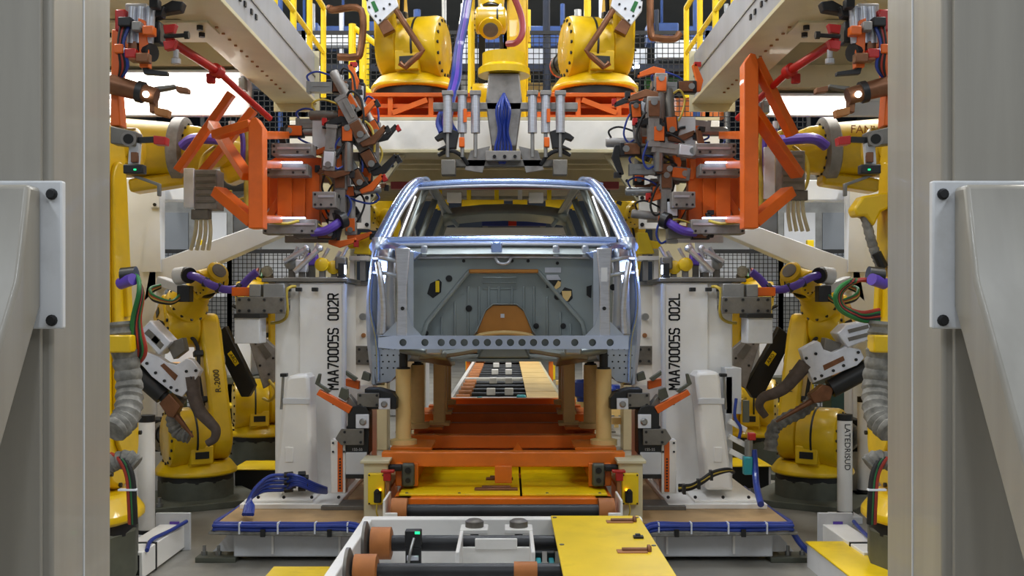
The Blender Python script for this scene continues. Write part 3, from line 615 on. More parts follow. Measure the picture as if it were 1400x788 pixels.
for x, y, r in ((614, 381, 8), (641, 422, 8), (733, 446, 7), (770, 446, 7), (783, 416, 8), (762, 406, 8), (582, 456, 7), (838, 393, 8), (610, 405, 5), (722, 357, 4), (634, 357, 4), (700, 357, 4), (762, 360, 4)):
    part('grommet', MB().lathe(W(x, y, Y0+(.11 if 600 < x < 790 and y > 395 else -.002)), (0, -1, 0), [(r*.0032, 0), (r*.0032, .008), (r*.0016, .01)], 14), 'dark_metal', dash)
for nm, poly, m in (('steering_opening', [(588, 388), (600, 382), (604, 386), (603, 400), (592, 408), (584, 402)], 'black_plastic'), ('heater_opening', [(765, 402), (772, 393), (782, 396), (783, 408), (778, 413), (767, 411)], 'dark_metal'),
                    ('pedal_opening', [(747, 377), (764, 377), (767, 384), (766, 393), (747, 394)], 'black_plastic'), ('side_opening', [(802, 392), (809, 390), (808, 408), (802, 404)], 'black_plastic')):
    part(nm, MB().prism(pw(poly, Y0-.004), (0, .008, 0)), m, dash)
part('opening_plate', MB().prism(pw([(745, 366), (767, 366), (767, 373), (745, 373)], Y0-.012), (0, .012, 0)), 'bright_steel', dash)
part('opening_plate', MB().prism(pw([(747, 376), (763, 376), (767, 383), (747, 383)], Y0-.012), (0, .012, 0)), 'bright_steel', dash)
part('clip_bracket', MB().prism(pw([(757, 394), (763, 384), (767, 386), (766, 392), (760, 396)], Y0-.012), (0, .01, 0)), 'post_cream', dash)
part('clip_bracket', MB().prism(pw([(768, 398), (781, 398), (781, 404), (776, 412), (770, 411)], Y0-.012), (0, .01, 0)), 'post_cream', dash)
part('yellow_connector', MB().box(W(598, 392, Y0-.01), (.03, .02, .09)), 'plate_yellow', dash, .005)
# cowl: top lip, trough and cross tube under the screen
c = part('cowl', MB().sheet([[W(x, y+((x-688)/170)**2*2, Y) for x in range(530, 852, 16)] for y, Y in ((352, 7.93), (347, 7.82), (341, 7.9), (337, 8.0))]), 'car_dash', car, solid=.012)
part('cowl_lip', MB().tube([W(x, 351+((x-688)/170)**2*2, 7.90) for x in range(556, 830, 24)], .014, 8), 'bright_steel', c)
part('cowl_notch', MB().tube([W(677, 352, 7.88), W(681, 359, 7.88), W(688, 361, 7.88), W(695, 359, 7.88), W(699, 352, 7.88)], .012, 8), 'bright_steel', c)
part('screen_lower_frame', MB().tube([W(x, 329+((x-688)/170)**2*2, 7.98) for x in range(522, 862, 20)], .038, 12), 'car_steel_blue_lit', car)
part('frame_lip', MB().tube([W(x, 334+((x-688)/170)**2*2, 7.93) for x in range(526, 858, 20)], .014, 8), 'bright_steel', car)
part('wiper_bracket', MB().box(W(679, 339, 7.86), (.085, .05, .09)), 'car_steel_blue_lit', car, .012)
for x in (580, 760, 800): part('cowl_stay', MB().box(W(x, 344, 7.86), (.05, .05, .09)), 'car_steel', car, .01)
# roof front and rear headers, mid bow (no roof skin yet)
part('roof_header', MB().tube([W(x, 249+((x-690)/125)**2*5, 8.82) for x in range(560, 826, 22)], .032, 12), 'car_steel_blue_lit', car)
part('header_flange', MB().tube([W(x, 254+((x-690)/125)**2*5, 8.74) for x in range(566, 820, 22)], .014, 8), 'bright_steel', car)
part('rear_header', MB().sheet([[V((x, Y, z-.06*(x/.68)**2)) for x in (-.68, -.5, -.25, 0, .25, .5, .68)] for Y, z in ((11.3, 2.90), (11.25, 2.80), (11.45, 2.74))]), 'car_dash', car, solid=.02)
for s in (-1, 1): part('header_brace', MB().bar((s*.68, 11.3, 2.84), (s*.52, 11.35, 2.66), .06, .04), 'car_dash', car, .01)
part('floor_pan', MB().box2((-.9, 8.1, 1.33), (.9, 11.5, 1.35)), 'car_floor', car)
part('floor_tunnel', MB().prism([(-.22, 8.1, 1.35), (-.12, 8.1, 1.55), (.12, 8.1, 1.55), (.22, 8.1, 1.35)], (0, 2.4, 0)), 'car_floor', car, .02)
for y in (9.0, 9.9): part('seat_crossmember', MB().box2((-.88, y, 1.35), (.88, y+.14, 1.45)), 'car_floor', car, .02)
part('rear_floor', MB().box2((-.86, 10.3, 1.55), (.86, 11.5, 1.58)), 'car_floor', car)
part('tail_panel', MB().box2((-.84, 11.5, 1.3), (.84, 11.58, 2.0)), 'car_steel', car, .02)
for s in (-1, 1):
    part('under_rail', MB().sheet([[V((s*.75, Y, z)), V((s*.42, Y, z-.05))] for Y, z in ((7.4, 1.46), (7.8, 1.42), (8.2, 1.36), (8.8, 1.34))]), 'car_floor', car, solid=.05)
    part('under_cradle', MB().tube([(s*.62, 7.5, 1.40), (s*.4, 7.55, 1.42), (s*.2, 7.6, 1.45)], .03, 8), 'car_floor', car)
GLYPH = {'M': '0,0 0,1;0,1 .3,.5;.3,.5 .6,1;.6,1 .6,0', 'A': '0,0 .27,1;.33,1 .6,0;.14,.33 .46,.33', '7': '0,1 .6,1;.58,.95 .2,0', '0': '0,.18 0,.82;.6,.18 .6,.82;.14,1 .46,1;.14,0 .46,0;0,.85 .12,1;.48,1 .6,.85;.6,.15 .48,0;.12,0 0,.15',
         '5': '.6,1 0,1;0,1 0,.55;0,.57 .5,.57;.5,.57 .6,.45;.6,.45 .6,.12;.6,.12 .48,0;.48,0 0,0', 'S': '.6,.88 .48,1;.48,1 .12,1;.12,1 0,.88;0,.88 0,.62;0,.62 .12,.52;.12,.52 .48,.48;.48,.48 .6,.38;.6,.38 .6,.12;.6,.12 .48,0;.48,0 .12,0;.12,0 0,.12',
         '2': '0,.86 .12,1;.12,1 .48,1;.48,1 .6,.86;.6,.86 .6,.62;.6,.62 0,.05;0,0 .6,0', 'R': '0,0 0,1;0,1 .48,1;.48,1 .6,.88;.6,.88 .6,.6;.6,.6 .48,.48;.48,.48 0,.48;.3,.48 .6,0', 'L': '0,1 0,0;0,0 .6,0'}
def stencil(txt, c, h=.076, w=.062, adv=.0535, st=.0125):      # painted capitals reading upwards, as bars
    mb = MB(); z0 = c.z-adv*len(txt)/2
    for i, ch in enumerate(txt):
        for seg in GLYPH.get(ch, '').split(';'):
            if not seg: continue
            (a, b), (d, e) = [tuple(map(float, q.split(','))) for q in seg.split()]
            P = [V((c.x+(.5-y)*h, c.y, z0+i*adv+x*w)) for x, y in ((a, b), (d, e))]
            q = (P[1]-P[0]).normalized()*st*.4
            mb.bar(P[0]-q, P[1]+q, st, .002, (0, 1, 0))
    return mb
# ------------------------------------------------------------------ fixture towers beside the car (mirrored pair, lettering differs)
for s in (-1, 1):
    tn = SN[s]
    t = thing('fixture_tower', 'white fixture tower stencilled MAA70005S 002'+SIDE[s]+' beside the car', 'tower', (s*1.5, 8.2, .29))
    b = part('body', MB().box2((s*1.235, 7.92, .32), (s*1.77, 8.55, 1.955)), 'white_paint', t, .012)
    part('front_panel', MB().box2((s*1.225, 7.895, .32), (s*1.575, 7.922, 1.95)), 'white_paint', t, .006)
    part('corner_edge', MB().cyl((s*1.232, 7.9, .34), (s*1.232, 7.9, 1.94), .02, n=12), 'back_white', t)
    part('base_plate', MB().box2((s*1.2, 7.45, .29), (s*1.92, 8.7, .325)), 'white_paint', t, .004)
    part('top_plate', MB().box2((s*1.2, 7.86, 1.955), (s*1.86, 8.6, 1.985)), 'dull_steel', t, .004)
    part('side_gusset', MB().prism([(s*1.235, 8.0, .32), (s*1.235, 8.0, 1.15), (s*1.02, 8.0, 1.15), (s*1.02, 8.0, 1.05)], (0, .04, 0)), 'white_paint', t)
    part('stencil_lettering', stencil('MAA70005S 002'+SIDE[s], V((s*1.315, 7.893, 1.502))), 'ink', t, stuff=True)
    mb = bolts(s, [(225, 680), (262, 680), (300, 680), (335, 680)], 7.44, .012, .01)
    part('base_bolts', mb, 'dark_metal', t, stuff=True)
    # outboard bracket with bolted plates, orange block and grey box
    t = thing('sensor_bracket', 'bolted steel bracket with orange block and grey box on top of '+tn, 'bracket', (s*1.85, 7.8, 1.7))
    part('upper_block', Qp(s, rect(300, 329, 388, 407), 7.7, .3), 'steel', t, .005)
    k = part('bolted_plate', Qp(s, rect(299, 366, 406, 429), 7.66, .04), 'dull_steel', t, .003)
    part('plate_bolts', bolts(s, [(u, y) for u in (304, 327, 348, 361) for y in (410, 425)], 7.66, .011, .01), 'dark_metal', k, stuff=True)
    part('orange_block', Qp(s, rect(347, 372, 393, 405), 7.72, .1), 'tool_orange', t, .004)
    part('steel_block', Qp(s, rect(332, 348, 389, 406), 7.7, .14), 'steel', t, .004)
    part('grey_box', Qp(s, rect(334, 368, 434, 470), 7.62, .22), 'grey_white', t, .005)
    part('box_lid', Qp(s, rect(333, 369, 429, 435), 7.6, .25), 'black_plastic', t, .002)
    part('arm', Qp(s, rect(300, 366, 410, 425), 7.70, .25), 'tool_grey', t)
    # hoses on the tower top
    t = thing('air_line', 'thin yellow air line looping over the top corner of '+tn, 'hose', (s*1.7, 7.85, 1.5))
    part('line', MB().tube([Q(s, 285, 392, 7.86), Q(s, 292, 393, 7.8), Q(s, 297, 400, 7.78), Q(s, 296, 430, 7.8), Q(s, 305, 440, 7.84), Q(s, 318, 442, 7.88)], .012, 8), 'hose_yellow', t)
    for u, y in ((258, 396), (280, 396), (295, 396), (297, 420)): part('clamp', MB().box(Q(s, u, y, 7.84), (.045, .05, .03)), 'black_plastic', t, .004)
    # added blue-white lamp, stands in for the weld glow on the car's side
    t = thing('added_glow_lamp', 'small added blue-white glow lamp on the inner top corner of '+tn, 'lamp', (s*1.25, 7.9, 1.985))
    part('lamp_foot', MB().box2((s*1.22, 7.87, 1.985), (s*1.28, 7.95, 2.0)), 'dark_metal', t, .003)
    part('lamp_body', MB().box((s*1.25, 7.91, 2.05), (.05, .07, .1)), 'dark_metal', t, .006)
    part('lamp_glass', MB().box((s*1.222, 7.90, 2.05), (.008, .05, .07)), 'lamp_blue_white', t)
    l = area('added_glow_light', (s*1.21, 7.88, 2.05), (.08, .08), 6, (.42, .56, 1))
    l.rotation_euler = (V((s*.8, 7.55, 1.95))-l.location).to_track_quat('-Z', 'Y').to_euler()
    # leaning sheet-metal leg in front of the tower
    t = thing('leaning_guard', 'tall glossy white leaning guard box standing before '+tn, 'guard', (s*1.62, 7.7, .325))
    poly = [(262, 515), (267, 509), (292, 508), (296, 514), (300, 560), (308, 620), (315, 671), (277, 671), (273, 620), (267, 560)] if s > 0 else [(266, 517), (271, 512), (294, 514), (298, 520), (303, 560), (309, 620), (316, 672), (262, 672), (263, 620), (264, 560)]
    part('shell', Qp(s, poly, 7.6, .26), 'white_paint', t, .025)
    part('cover_tab', MB().box(Q(s, 293, 622, 7.595), (.06, .01, .11)), 'white_paint', t, .003)
    part('strap', Qp(s, rect(266, 302, 545, 553), 7.592, .012), 'grey_white', t, .003)
    part('hinge_rod', MB().cyl(Q(s, 301, 512, 7.64), Q(s, 304, 560, 7.64), .01, n=8), 'steel', t)
    part('hinge_cap', MB().box(Q(s, 300, 513, 7.62), (.05, .06, .025)), 'black_plastic', t, .004)
    part('foot', MB().box2((s*1.40, 7.5, .325), (s*1.9, 7.9, .345)), 'white_paint', t, .004)
    # clamp unit that reaches for the sill
    t = thing('sill_clamp', 'black and steel clamp unit with orange arm between the car and '+tn, 'clamp', (s*1.05, 7.5, .29))
    part('lower_body', Qp(s, rect(184, 215, 583, 622), 7.45, .2), 'black_plastic', t, .006)
    q = [(183, 587), (183, 565), (188, 557), (198, 554), (208, 557), (213, 566), (213, 587)]
    part('pivot_body', Qp(s, q, 7.42, .16), 'black_plastic', t, .006)
    k = part('pivot_plate', Qp(s, rect(184, 202, 567, 586), 7.405, .02), 'alu_plate', t, .003)
    part('pivot_knob', MB().lathe(Q(s, 192, 577, 7.405), (0, -1, 0), [(.026, 0), (.026, .012), (.016, .02)], 16), 'steel', k)
    k = part('side_plate', Qp(s, [(191, 587), (222, 587), (230, 600), (222, 609), (191, 609)], 7.39, .025), 'dull_steel', t, .003)
    part('side_bolts', bolts(s, [(195, 591), (217, 591), (195, 605), (217, 605)], 7.39, .01, .008), 'dark_metal', k, stuff=True)
    part('motor_box', Qp(s, rect(187, 216, 619, 650), 7.43, .2), 'grey_white', t, .006)
    part('motor_foot', Qp(s, rect(184, 216, 649, 655), 7.42, .2), 'black_plastic', t, .003)
    text('rating_mark', '155-55', .028, t, facing(Q(s, 200, 615, 7.448)), 'grey_white')
    k = part('upper_body', Qp(s, [(146, 560), (146, 545), (152, 538), (172, 532), (190, 532), (190, 560)], 7.46, .2), 'black_plastic', t, .006)
    part('upper_plate', Qp(s, rect(170, 200, 538, 557), 7.43, .025), 'dull_steel', t, .003)
    part('upper_bolts', bolts(s, [(173, 541), (196, 541), (173, 554), (196, 554)], 7.43, .01, .008), 'dark_metal', t, stuff=True)
    k = part('latch_plate', Qp(s, rect(155, 171, 545, 560), 7.43, .025), 'alu_plate', t, .003)
    part('latch_knob', MB().lathe(Q(s, 163, 553, 7.43), (0, -1, 0), [(.024, 0), (.024, .01), (.014, .018)], 16), 'steel', k)
    part('orange_arm', Qp(s, [(205, 558), (252, 533), (256, 540), (210, 567)], 7.42, .07), 'tool_orange', t, .004)
    part('arm_link', Qp(s, [(200, 555), (212, 540), (216, 560), (206, 580)], 7.46, .12), 'dull_steel', t, .006)
    for uu in (215, 232): part('arm_screw', MB().cyl(Q(s, uu, 560-(uu-212)*.55, 7.45), Q(s, uu+1, 565-(uu-212)*.55, 7.45), .008, n=8), 'dark_metal', t)
    part('grip_pad', Qp(s, [(236, 535), (252, 525), (250, 512), (253, 511), (258, 525), (240, 538)], 7.43, .05), 'olive_grey', t, .003)
    part('grip_pad', Qp(s, [(216, 549), (226, 543), (222, 530), (213, 533), (212, 544)], 7.43, .05), 'olive_grey', t, .003)
    part('rear_orange_arm', Qp(s, [(198, 522), (216, 518), (216, 528), (198, 533)], 7.75, .08), 'tool_orange', t, .004)
    part('rear_pad', Qp(s, [(184, 522), (195, 519), (192, 508), (183, 512)], 7.7, .08), 'olive_grey', t, .003)
    part('rear_pad', Qp(s, [(200, 518), (216, 507), (216, 513), (204, 522)], 7.7, .06), 'olive_grey', t, .003)
    # guide rail pair next to the clamp
    t = thing('linear_rail', 'upright white linear rail with orange strip beside the clamp of '+tn, 'rail', (s*1.2, 7.5, .29))
    part('rail_body', Qp(s, rect(216, 236, 602, 675), 7.48, .12), 'white_paint', t, .004)
    part('orange_strip', Qp(s, rect(220, 227, 604, 673), 7.472, .01), 'tool_orange', t, .002)
    part('rail_screws', bolts(s, [(u, 606+k*12) for u in (218, 233) for k in range(2)], 7.475, .008, .006), 'dark_metal', t, stuff=True)
    part('strip_marks', bolts(s, [(223.5, 628+k*4) for k in range(11)], 7.47, .007, .003), 'ink', t, stuff=True)
    part('sole', MB().box2((s*1.0, 7.4, .29), (s*1.32, 7.66, .32)), 'dull_steel', t, .003)
    # rear pedestal seen between tower and car
    t = thing('rear_pedestal', 'white rear pedestal with steel band between the car and '+tn, 'pedestal', (s*1.2, 8.9, 0))
    part('post', MB().box2((s*1.13, 8.75, 0), (s*1.38, 9.1, 1.95)), 'white_paint', t, .008)
    part('steel_band', MB().box2((s*1.12, 8.73, 1.27), (s*1.39, 8.75, 1.43)), 'dull_steel', t, .003)
    part('cap_plate', MB().box2((s*1.12, 8.72, 1.95), (s*1.40, 9.1, 1.98)), 'steel', t)
    part('band_bolts', bolts(s, [(u, y) for u in (186, 198, 210) for y in (478, 494)], 8.73, .012, .01), 'dark_metal', t, stuff=True)
    part('eye_bolt', MB().cyl((s*1.2, 8.75, 1.68), (s*1.2, 8.68, 1.68), .03, n=12), 'steel', t)
    part('port', MB().cyl((s*1.2, 8.75, 1.52), (s*1.2, 8.73, 1.52), .02, n=10), 'rust_brown', t)
    # yellow locator block at the screen pillar
    t = thing('locator_block', 'yellow locating block on a stem at the screen pillar near '+tn, 'locator', (s*1.2, 8.75, 1.98))
    part('block', Qp(s, [(182, 318), (196, 318), (206, 347), (184, 348)], 8.6, .12), 'plate_yellow', t, .005)
    part('stem', Qp(s, rect(190, 197, 346, 384), 8.66, .06), 'steel', t)
    part('wing', Qp(s, [(196, 328), (214, 331), (214, 340), (198, 340)], 8.65, .05), 'plate_yellow', t, .004)
    part('shelf', Qp(s, rect(185, 212, 350, 356), 8.6, .2), 'white_paint', t, .003)
    part('shelf_post', Qp(s, rect(205, 211, 355, 386), 8.66, .1), 'white_paint', t)
# blue and black cable looms at the tower feet
t = thing('air_hose_loom', 'fan of blue air hoses with black couplings at the foot of '+SN[-1], 'hose', (-1.75, 7.3, .29))
for k in range(5):
    e = W(389+k % 2*4, 650+k*5, 7.35)
    part('hose', MB().tube([W(446, 668+k*1.5, 7.55+.02*k), W(430, 662+k*2.5, 7.4), W(405, 651+k*3, 7.3), e, W(368-k*2, 652+k*5, 7.3), W(349-k*2, 668+k*4, 7.22), W(338+k*2, 688+k, 7.15), W(333+k*3, 704, 7.02)], .013, 8), 'hose_blue', t)
    part('coupling', MB().cyl(e, e+V((.06, 0, .005)), .022, n=10), 'black_plastic', t)
    part('coupling', MB().cyl(e+V((.1, 0, .008)), e+V((.15, 0, .01)), .02, n=10), 'black_plastic', t)
t = thing('cable_loom', 'thick dark yellow-green cable loom at the foot of '+SN[1], 'cable', (1.5, 7.3, .32))
for k in range(3): part('cable', MB().tube([W(928, 671, 7.45)+V((0, 0, .018*k)), W(945, 668-k*2, 7.4), W(960, 660-k*2, 7.35), W(975, 650-k*2, 7.35), W(995, 644-k, 7.38), W(1003, 646, 7.45)], .014, 8), ['rubber', 'hose_yellow', 'rubber'][k], t)
for x, y in ((935, 669), (955, 662), (972, 650)): part('tie', MB().box(W(x, y, 7.36), (.02, .06, .07)), 'black_plastic', t)
t = thing('valve_cabinet', 'grey valve cabinet with white brackets, air filter and red knob beside '+SN[1], 'cabinet', (1.78, 7.6, .325))
part('cabinet', MB().box2((1.68, 7.75, .95), (1.80, 8.0, 1.30)), 'grey_white', t, .005)
part('terminal_strip', Qp(1, rect(328, 336, 548, 578), 7.7, .03), 'olive_grey', t)
part('rail', Qp(1, rect(303, 313, 515, 650), 7.75, .08), 'grey_white', t, .004)
for y in (580, 601, 620): part('white_bracket', MB().bar(Q(1, 308, y-4, 7.7), Q(1, 331, y+8, 7.7), .05, .04), 'white_paint', t, .005)
part('filter_bowl', Qp(1, rect(329, 341, 625, 650), 7.6, .07), 'teal', t, .01)
part('filter_head', MB().cyl(Q(1, 335, 624, 7.64), Q(1, 335, 602, 7.64), .03, n=12), 'steel', t)
part('red_knob', MB().box(Q(1, 339, 597, 7.64), (.055, .06, .055)), 'red_paint', t, .008)
part('blue_lead', MB().tube([Q(1, 318, 545, 7.7), Q(1, 316, 570, 7.68), Q(1, 324, 585, 7.66), Q(1, 322, 600, 7.66)], .012, 8), 'hose_blue', t)
part('drop_hose', MB().tube([Q(1, 342, 615, 7.64), Q(1, 344, 640, 7.62), Q(1, 346, 665, 7.5), Q(1, 352, 690, 7.25)], .024, 10), 'hose_blue', t)
hose('floor_hose', [(1.96, 7.0, .25), (2.05, 6.97, .12), (2.2, 6.9, .03), (2.5, 6.7, .025), (2.7, 6.55, .025)], .02, 'hose_blue', 'blue hose running over the floor from the platform to the yellow cable tray')
# ------------------------------------------------------------------ six-axis robots
RX = lambda a: Matrix.Rotation(a, 4, 'X'); RY = lambda a: Matrix.Rotation(a, 4, 'Y'); RZ = lambda a: Matrix.Rotation(a, 4, 'Z'); TR = Matrix.Translation
D = math.radians
def stadium(r0, r1, L, n=10):      # outline round both ends, in the xz plane
    pts = []
    for k in range(n+1): a = math.pi+math.pi*k/n; pts.append((r0*math.cos(a), r0*math.sin(a)))
    for k in range(n+1): a = math.pi*k/n; pts.append((r1*math.cos(a), L+r1*math.sin(a)))
    return pts
def ring_bolts(mb, c, ax, R, n, r=.011, h=.012):
    x, y, z = mb.frame(ax); c = V(c)
    for k in range(n):
        a = 2*math.pi*k/n; p = c+(x*math.cos(a)+y*math.sin(a))*R; mb.cyl(p, p+z*h, r, n=6)
    return mb
def robot(loc, yaw, j2, j3, label, S=1., L=1.075, LF=.75, riser=.3, plate=True, group=None, wrist=0., flip=1, letters=None, sleeve=True, base='olive_grey', red=True, name='industrial_robot', fyaw=0.):
    t = thing(name, label, 'robot', loc, group)
    T0 = TR(V(loc)) @ RZ(yaw) @ Matrix.Scale(S, 4) @ (Matrix.Scale(-1, 4, (0, 1, 0)) if flip < 0 else Matrix.Identity(4))
    if plate:
        part('floor_frame', MB(T0).box((0, 0, .03), (1.0, 1.0, .06)), 'olive_grey', t, .006)
        mb = MB(T0)
        for x in (-.42, .42):
            for y in (-.42, .42): mb.lathe((x, y, .06), (0, 0, 1), [(.03, 0), (.03, .03), (.016, .03), (.016, .08)], 8)
        part('anchor_bolts', mb, 'steel', t, stuff=True)
    if riser > .08: part('base', MB(T0).lathe((0, 0, .05), (0, 0, 1), [(.34, 0), (.34, riser-.1), (.30, riser-.05)], 12), base, t, .01)
    part('slew_ring', MB(T0).lathe((0, 0, riser-.06), (0, 0, 1), [(.33, 0), (.33, .06)], 28), 'black_plastic', t)
    z1 = riser+.34
    part('turret', MB(T0).lathe((0, 0, riser), (0, 0, 1), [(.36, 0), (.37, .03), (.34, .07), (.30, .12)], 28).prism([(-.3, -.14, riser+.08), (.3, -.14, riser+.08), (.33, -.14, z1), (.2, -.14, z1+.16), (-.12, -.14, z1+.14), (-.32, -.14, z1-.05)], (0, .2, 0)).box((-.24, .08, riser+.2), (.18, .3, .22)), 'robot_yellow', t, .02)
    J2 = V((.1, 0, z1)); T1 = T0 @ TR(J2)
    d = part('shoulder_drum', MB(T1).lathe((0, -.30, 0), (0, 1, 0), [(.2, 0), (.255, .02), (.265, .05), (.265, .28), (.24, .32), (.24, .36)], 30), 'robot_yellow', t)
    part('drum_seam', MB(T1).lathe((0, -.09, 0), (0, 1, 0), [(.268, 0), (.268, .018)], 30), 'black_plastic', d)
    part('drum_bolts', ring_bolts(MB(T1), (0, -.285, 0), (0, -1, 0), .222, 16, .014, .016), 'dark_metal', d, stuff=True)
    m = part('shoulder_motor', MB(T1).lathe((-.3, -.18, -.02), (-1, 0, 0), [(.09, -.08), (.09, .14), (.1, .14), (.1, .22)], 16), 'black_plastic', t)
    if red: part('motor_cap', MB(T1).lathe((-.52, -.18, -.02), (-1, 0, 0), [(.1, 0), (.1, .04), (.06, .07)], 16), 'red_paint', m)
    T1 = T1 @ RY(j2)
    a = part('lower_arm', MB(T1).prism([(x, .06, z) for x, z in stadium(.22, .135, L)], (0, .19, 0)), 'robot_yellow', t, .03)
    part('arm_rib', MB(T1).prism([(x*.62, .25, z*.82+.1) for x, z in stadium(.2, .13, L)], (0, .02, 0)), 'robot_yellow', a, .008)
    part('arm_bolts', ring_bolts(MB(T1), (0, .25, 0), (0, 1, 0), .2, 10), 'dark_metal', a, stuff=True)
    T2 = T1 @ TR((0, 0, L)) @ RY(j3)
    e = part('elbow', MB(T2).lathe((0, -.24, .0), (0, 1, 0), [(.12, 0), (.165, .015), (.18, .04), (.18, .3)], 26).box((-.06, -.08, .14), (.42, .34, .28)), 'robot_yellow', t, .025)
    part('elbow_bolts', ring_bolts(MB(T2), (0, -.228, 0), (0, -1, 0), .148, 12, .016, .016), 'dark_metal', e, stuff=True)
    part('elbow_motor', MB(T2).lathe((-.25, -.16, .2), (-1, 0, 0), [(.08, 0), (.08, .16), (.07, .2)], 16).lathe((-.25, .02, .18), (-1, 0, 0), [(.07, 0), (.07, .12)], 14), 'black_plastic', e)
    T3 = T2 @ TR((0, -.08, .16)) @ RZ(fyaw) @ TR((.12, 0, 0))
    f = part('forearm', MB(T3).lathe((0, 0, 0), (1, 0, 0), [(.19, 0), (.2, .02), (.2, .07), (.165, .1), (.11, LF), (.12, LF+.02), (.12, LF+.06)], 28), 'robot_yellow', t)
    part('forearm_bolts', ring_bolts(MB(T3), (.07, 0, 0), (1, 0, 0), .18, 12, .016, .018), 'dark_metal', f, stuff=True)
    part('forearm_seal', MB(T3).lathe((LF+.06, 0, 0), (1, 0, 0), [(.115, 0), (.115, .03)], 24), 'black_plastic', f)
    T4 = T3 @ TR((LF+.18, 0, 0)) @ RX(wrist)
    w = part('wrist', MB(T4).lathe((0, -.14, 0), (0, 1, 0), [(.08, 0), (.115, .02), (.115, .26), (.08, .28)], 24).box((-.08, 0, 0), (.14, .2, .18)), 'robot_yellow', t, .01)
    part('wrist_seam', MB(T4).lathe((0, .05, 0), (0, 1, 0), [(.118, 0), (.118, .016)], 24), 'black_plastic', w)
    part('wrist_bolts', ring_bolts(MB(T4), (0, -.13, 0), (0, -1, 0), .085, 10, .008), 'dark_metal', w, stuff=True)
    part('tool_flange', MB(T4).lathe((.1, 0, 0), (1, 0, 0), [(.085, 0), (.085, .04), (.1, .04), (.1, .06), (.07, .07)], 20), 'robot_yellow', w)
    part('flange_face', MB(T4).lathe((.168, 0, 0), (1, 0, 0), [(.066, 0), (.066, .012), (.03, .016)], 18), 'dull_steel', w)
    part('arm_cable', MB().tube([T1 @ V((.12, .03, .25)), T1 @ V((.16, .0, L*.5)), T1 @ V((.12, 0, L*.85)), T2 @ V((.05, -.3, .05))], .018*S, 8), 'rubber', t)
    for z in (.3, .72): part('cable_clip', MB(T1).box((.13, .02, L*z), (.07, .08, .05)), 'dark_metal', t, .006)
    part('turret_box', MB(T0).box((.3, -.04, riser+.2), (.1, .2, .16)), 'robot_yellow', t, .01)
    part('turret_slot', MB(T0).box((.352, -.04, riser+.2), (.006, .12, .06)), 'black_plastic', t)
    part('arm_tab', MB(T1).box((.02, .27, L*.5), (.05, .04, .16)), 'robot_yellow', a, .008)
    part('warning_plate', MB(T2).box((-.06, -.255, .2), (.1, .006, .06)), 'black_plastic', e)
    for k2, m2 in enumerate(('hose_red', 'rubber', 'hose_green', 'rubber')):
        part('elbow_cable', MB().tube([T2 @ V((-.3, .02*k2, .3)), T2 @ V((-.2, -.02+.03*k2, .42)), T2 @ V((0, -.05+.03*k2, .40)), T2 @ V((.12, -.05+.02*k2, .36))], .013*S, 6), m2, e)
    if sleeve:
        pts = [T0 @ V(p) for p in ((-.3, .25, riser+.05), (-.42, .3, z1))]+[T1 @ V(p) for p in ((-.3, .3, .3), (-.26, .32, L*.6), (-.22, .28, L*.95))]+[T2 @ V((-.25, .1, .32)), T2 @ V((.1, .05, .42))]
        part('hose_sleeve', MB().tube(pts, lambda a: .055*S*(1+.12*math.sin(a*90)), 10, sub=10), 'sleeve_grey', t)
    if letters:
        M = T1 @ TR((.189, .155, L*.45)) @ RY(D(-4.5)) @ Matrix(((0, 0, 1, 0), (0, -1 if flip > 0 else 1, 0, 0), (1, 0, 0, 0), (0, 0, 0, 1)))
        text('model_lettering', letters, .075*S, t, M, 'ink')
    return t, T0, T4
def rx(px, Y): return CX+(px-PX)*Y/F
# floor robots, main pair in front and a second pair behind
for s in (-1, 1):
    yaw = D(-58) if s < 0 else D(-122)
    robot((s*2.80, 9.3, 0), yaw, D(-18), D(-12), 'yellow six-axis welding robot on a dark riser, outboard of '+SN[s], L=1.02, LF=.30, riser=.26, flip=1 if s < 0 else -1, letters='R-2000', wrist=.4, fyaw=D(14))
    robot((s*2.62, 11.0, 0), yaw+s*D(14), D(-4), D(10), 'yellow welding robot at the back, behind the front floor robot of '+SN[s], L=1.0, LF=.5, riser=.4, flip=1 if s < 0 else -1, plate=True)
# tall handling robots half hidden by the foreground columns
    robot((s*2.75, 6.35, 0), D(90), D(-4), D(4), 'tall yellow handling robot half hidden behind the column nearer '+SN[s], S=1.38, L=1.3, LF=.55, riser=.32, flip=s, sleeve=False, plate=False)
# robots on the cross beam
    robot((s*.93, 10.55, 3.87), D(-90)+s*D(12), D(10), D(-35), 'yellow robot standing on the orange pedestal on the side of '+SN[s], S=1.22, L=.9, LF=.5, riser=.08, plate=False, flip=s, sleeve=True)
robot((-.05, 12.5, 3.62), D(-90), D(2), D(40), 'yellow overhead robot with forearm hanging down between the two pedestal robots', S=1.2, L=1.5, LF=1.35, riser=.1, plate=False, sleeve=False)
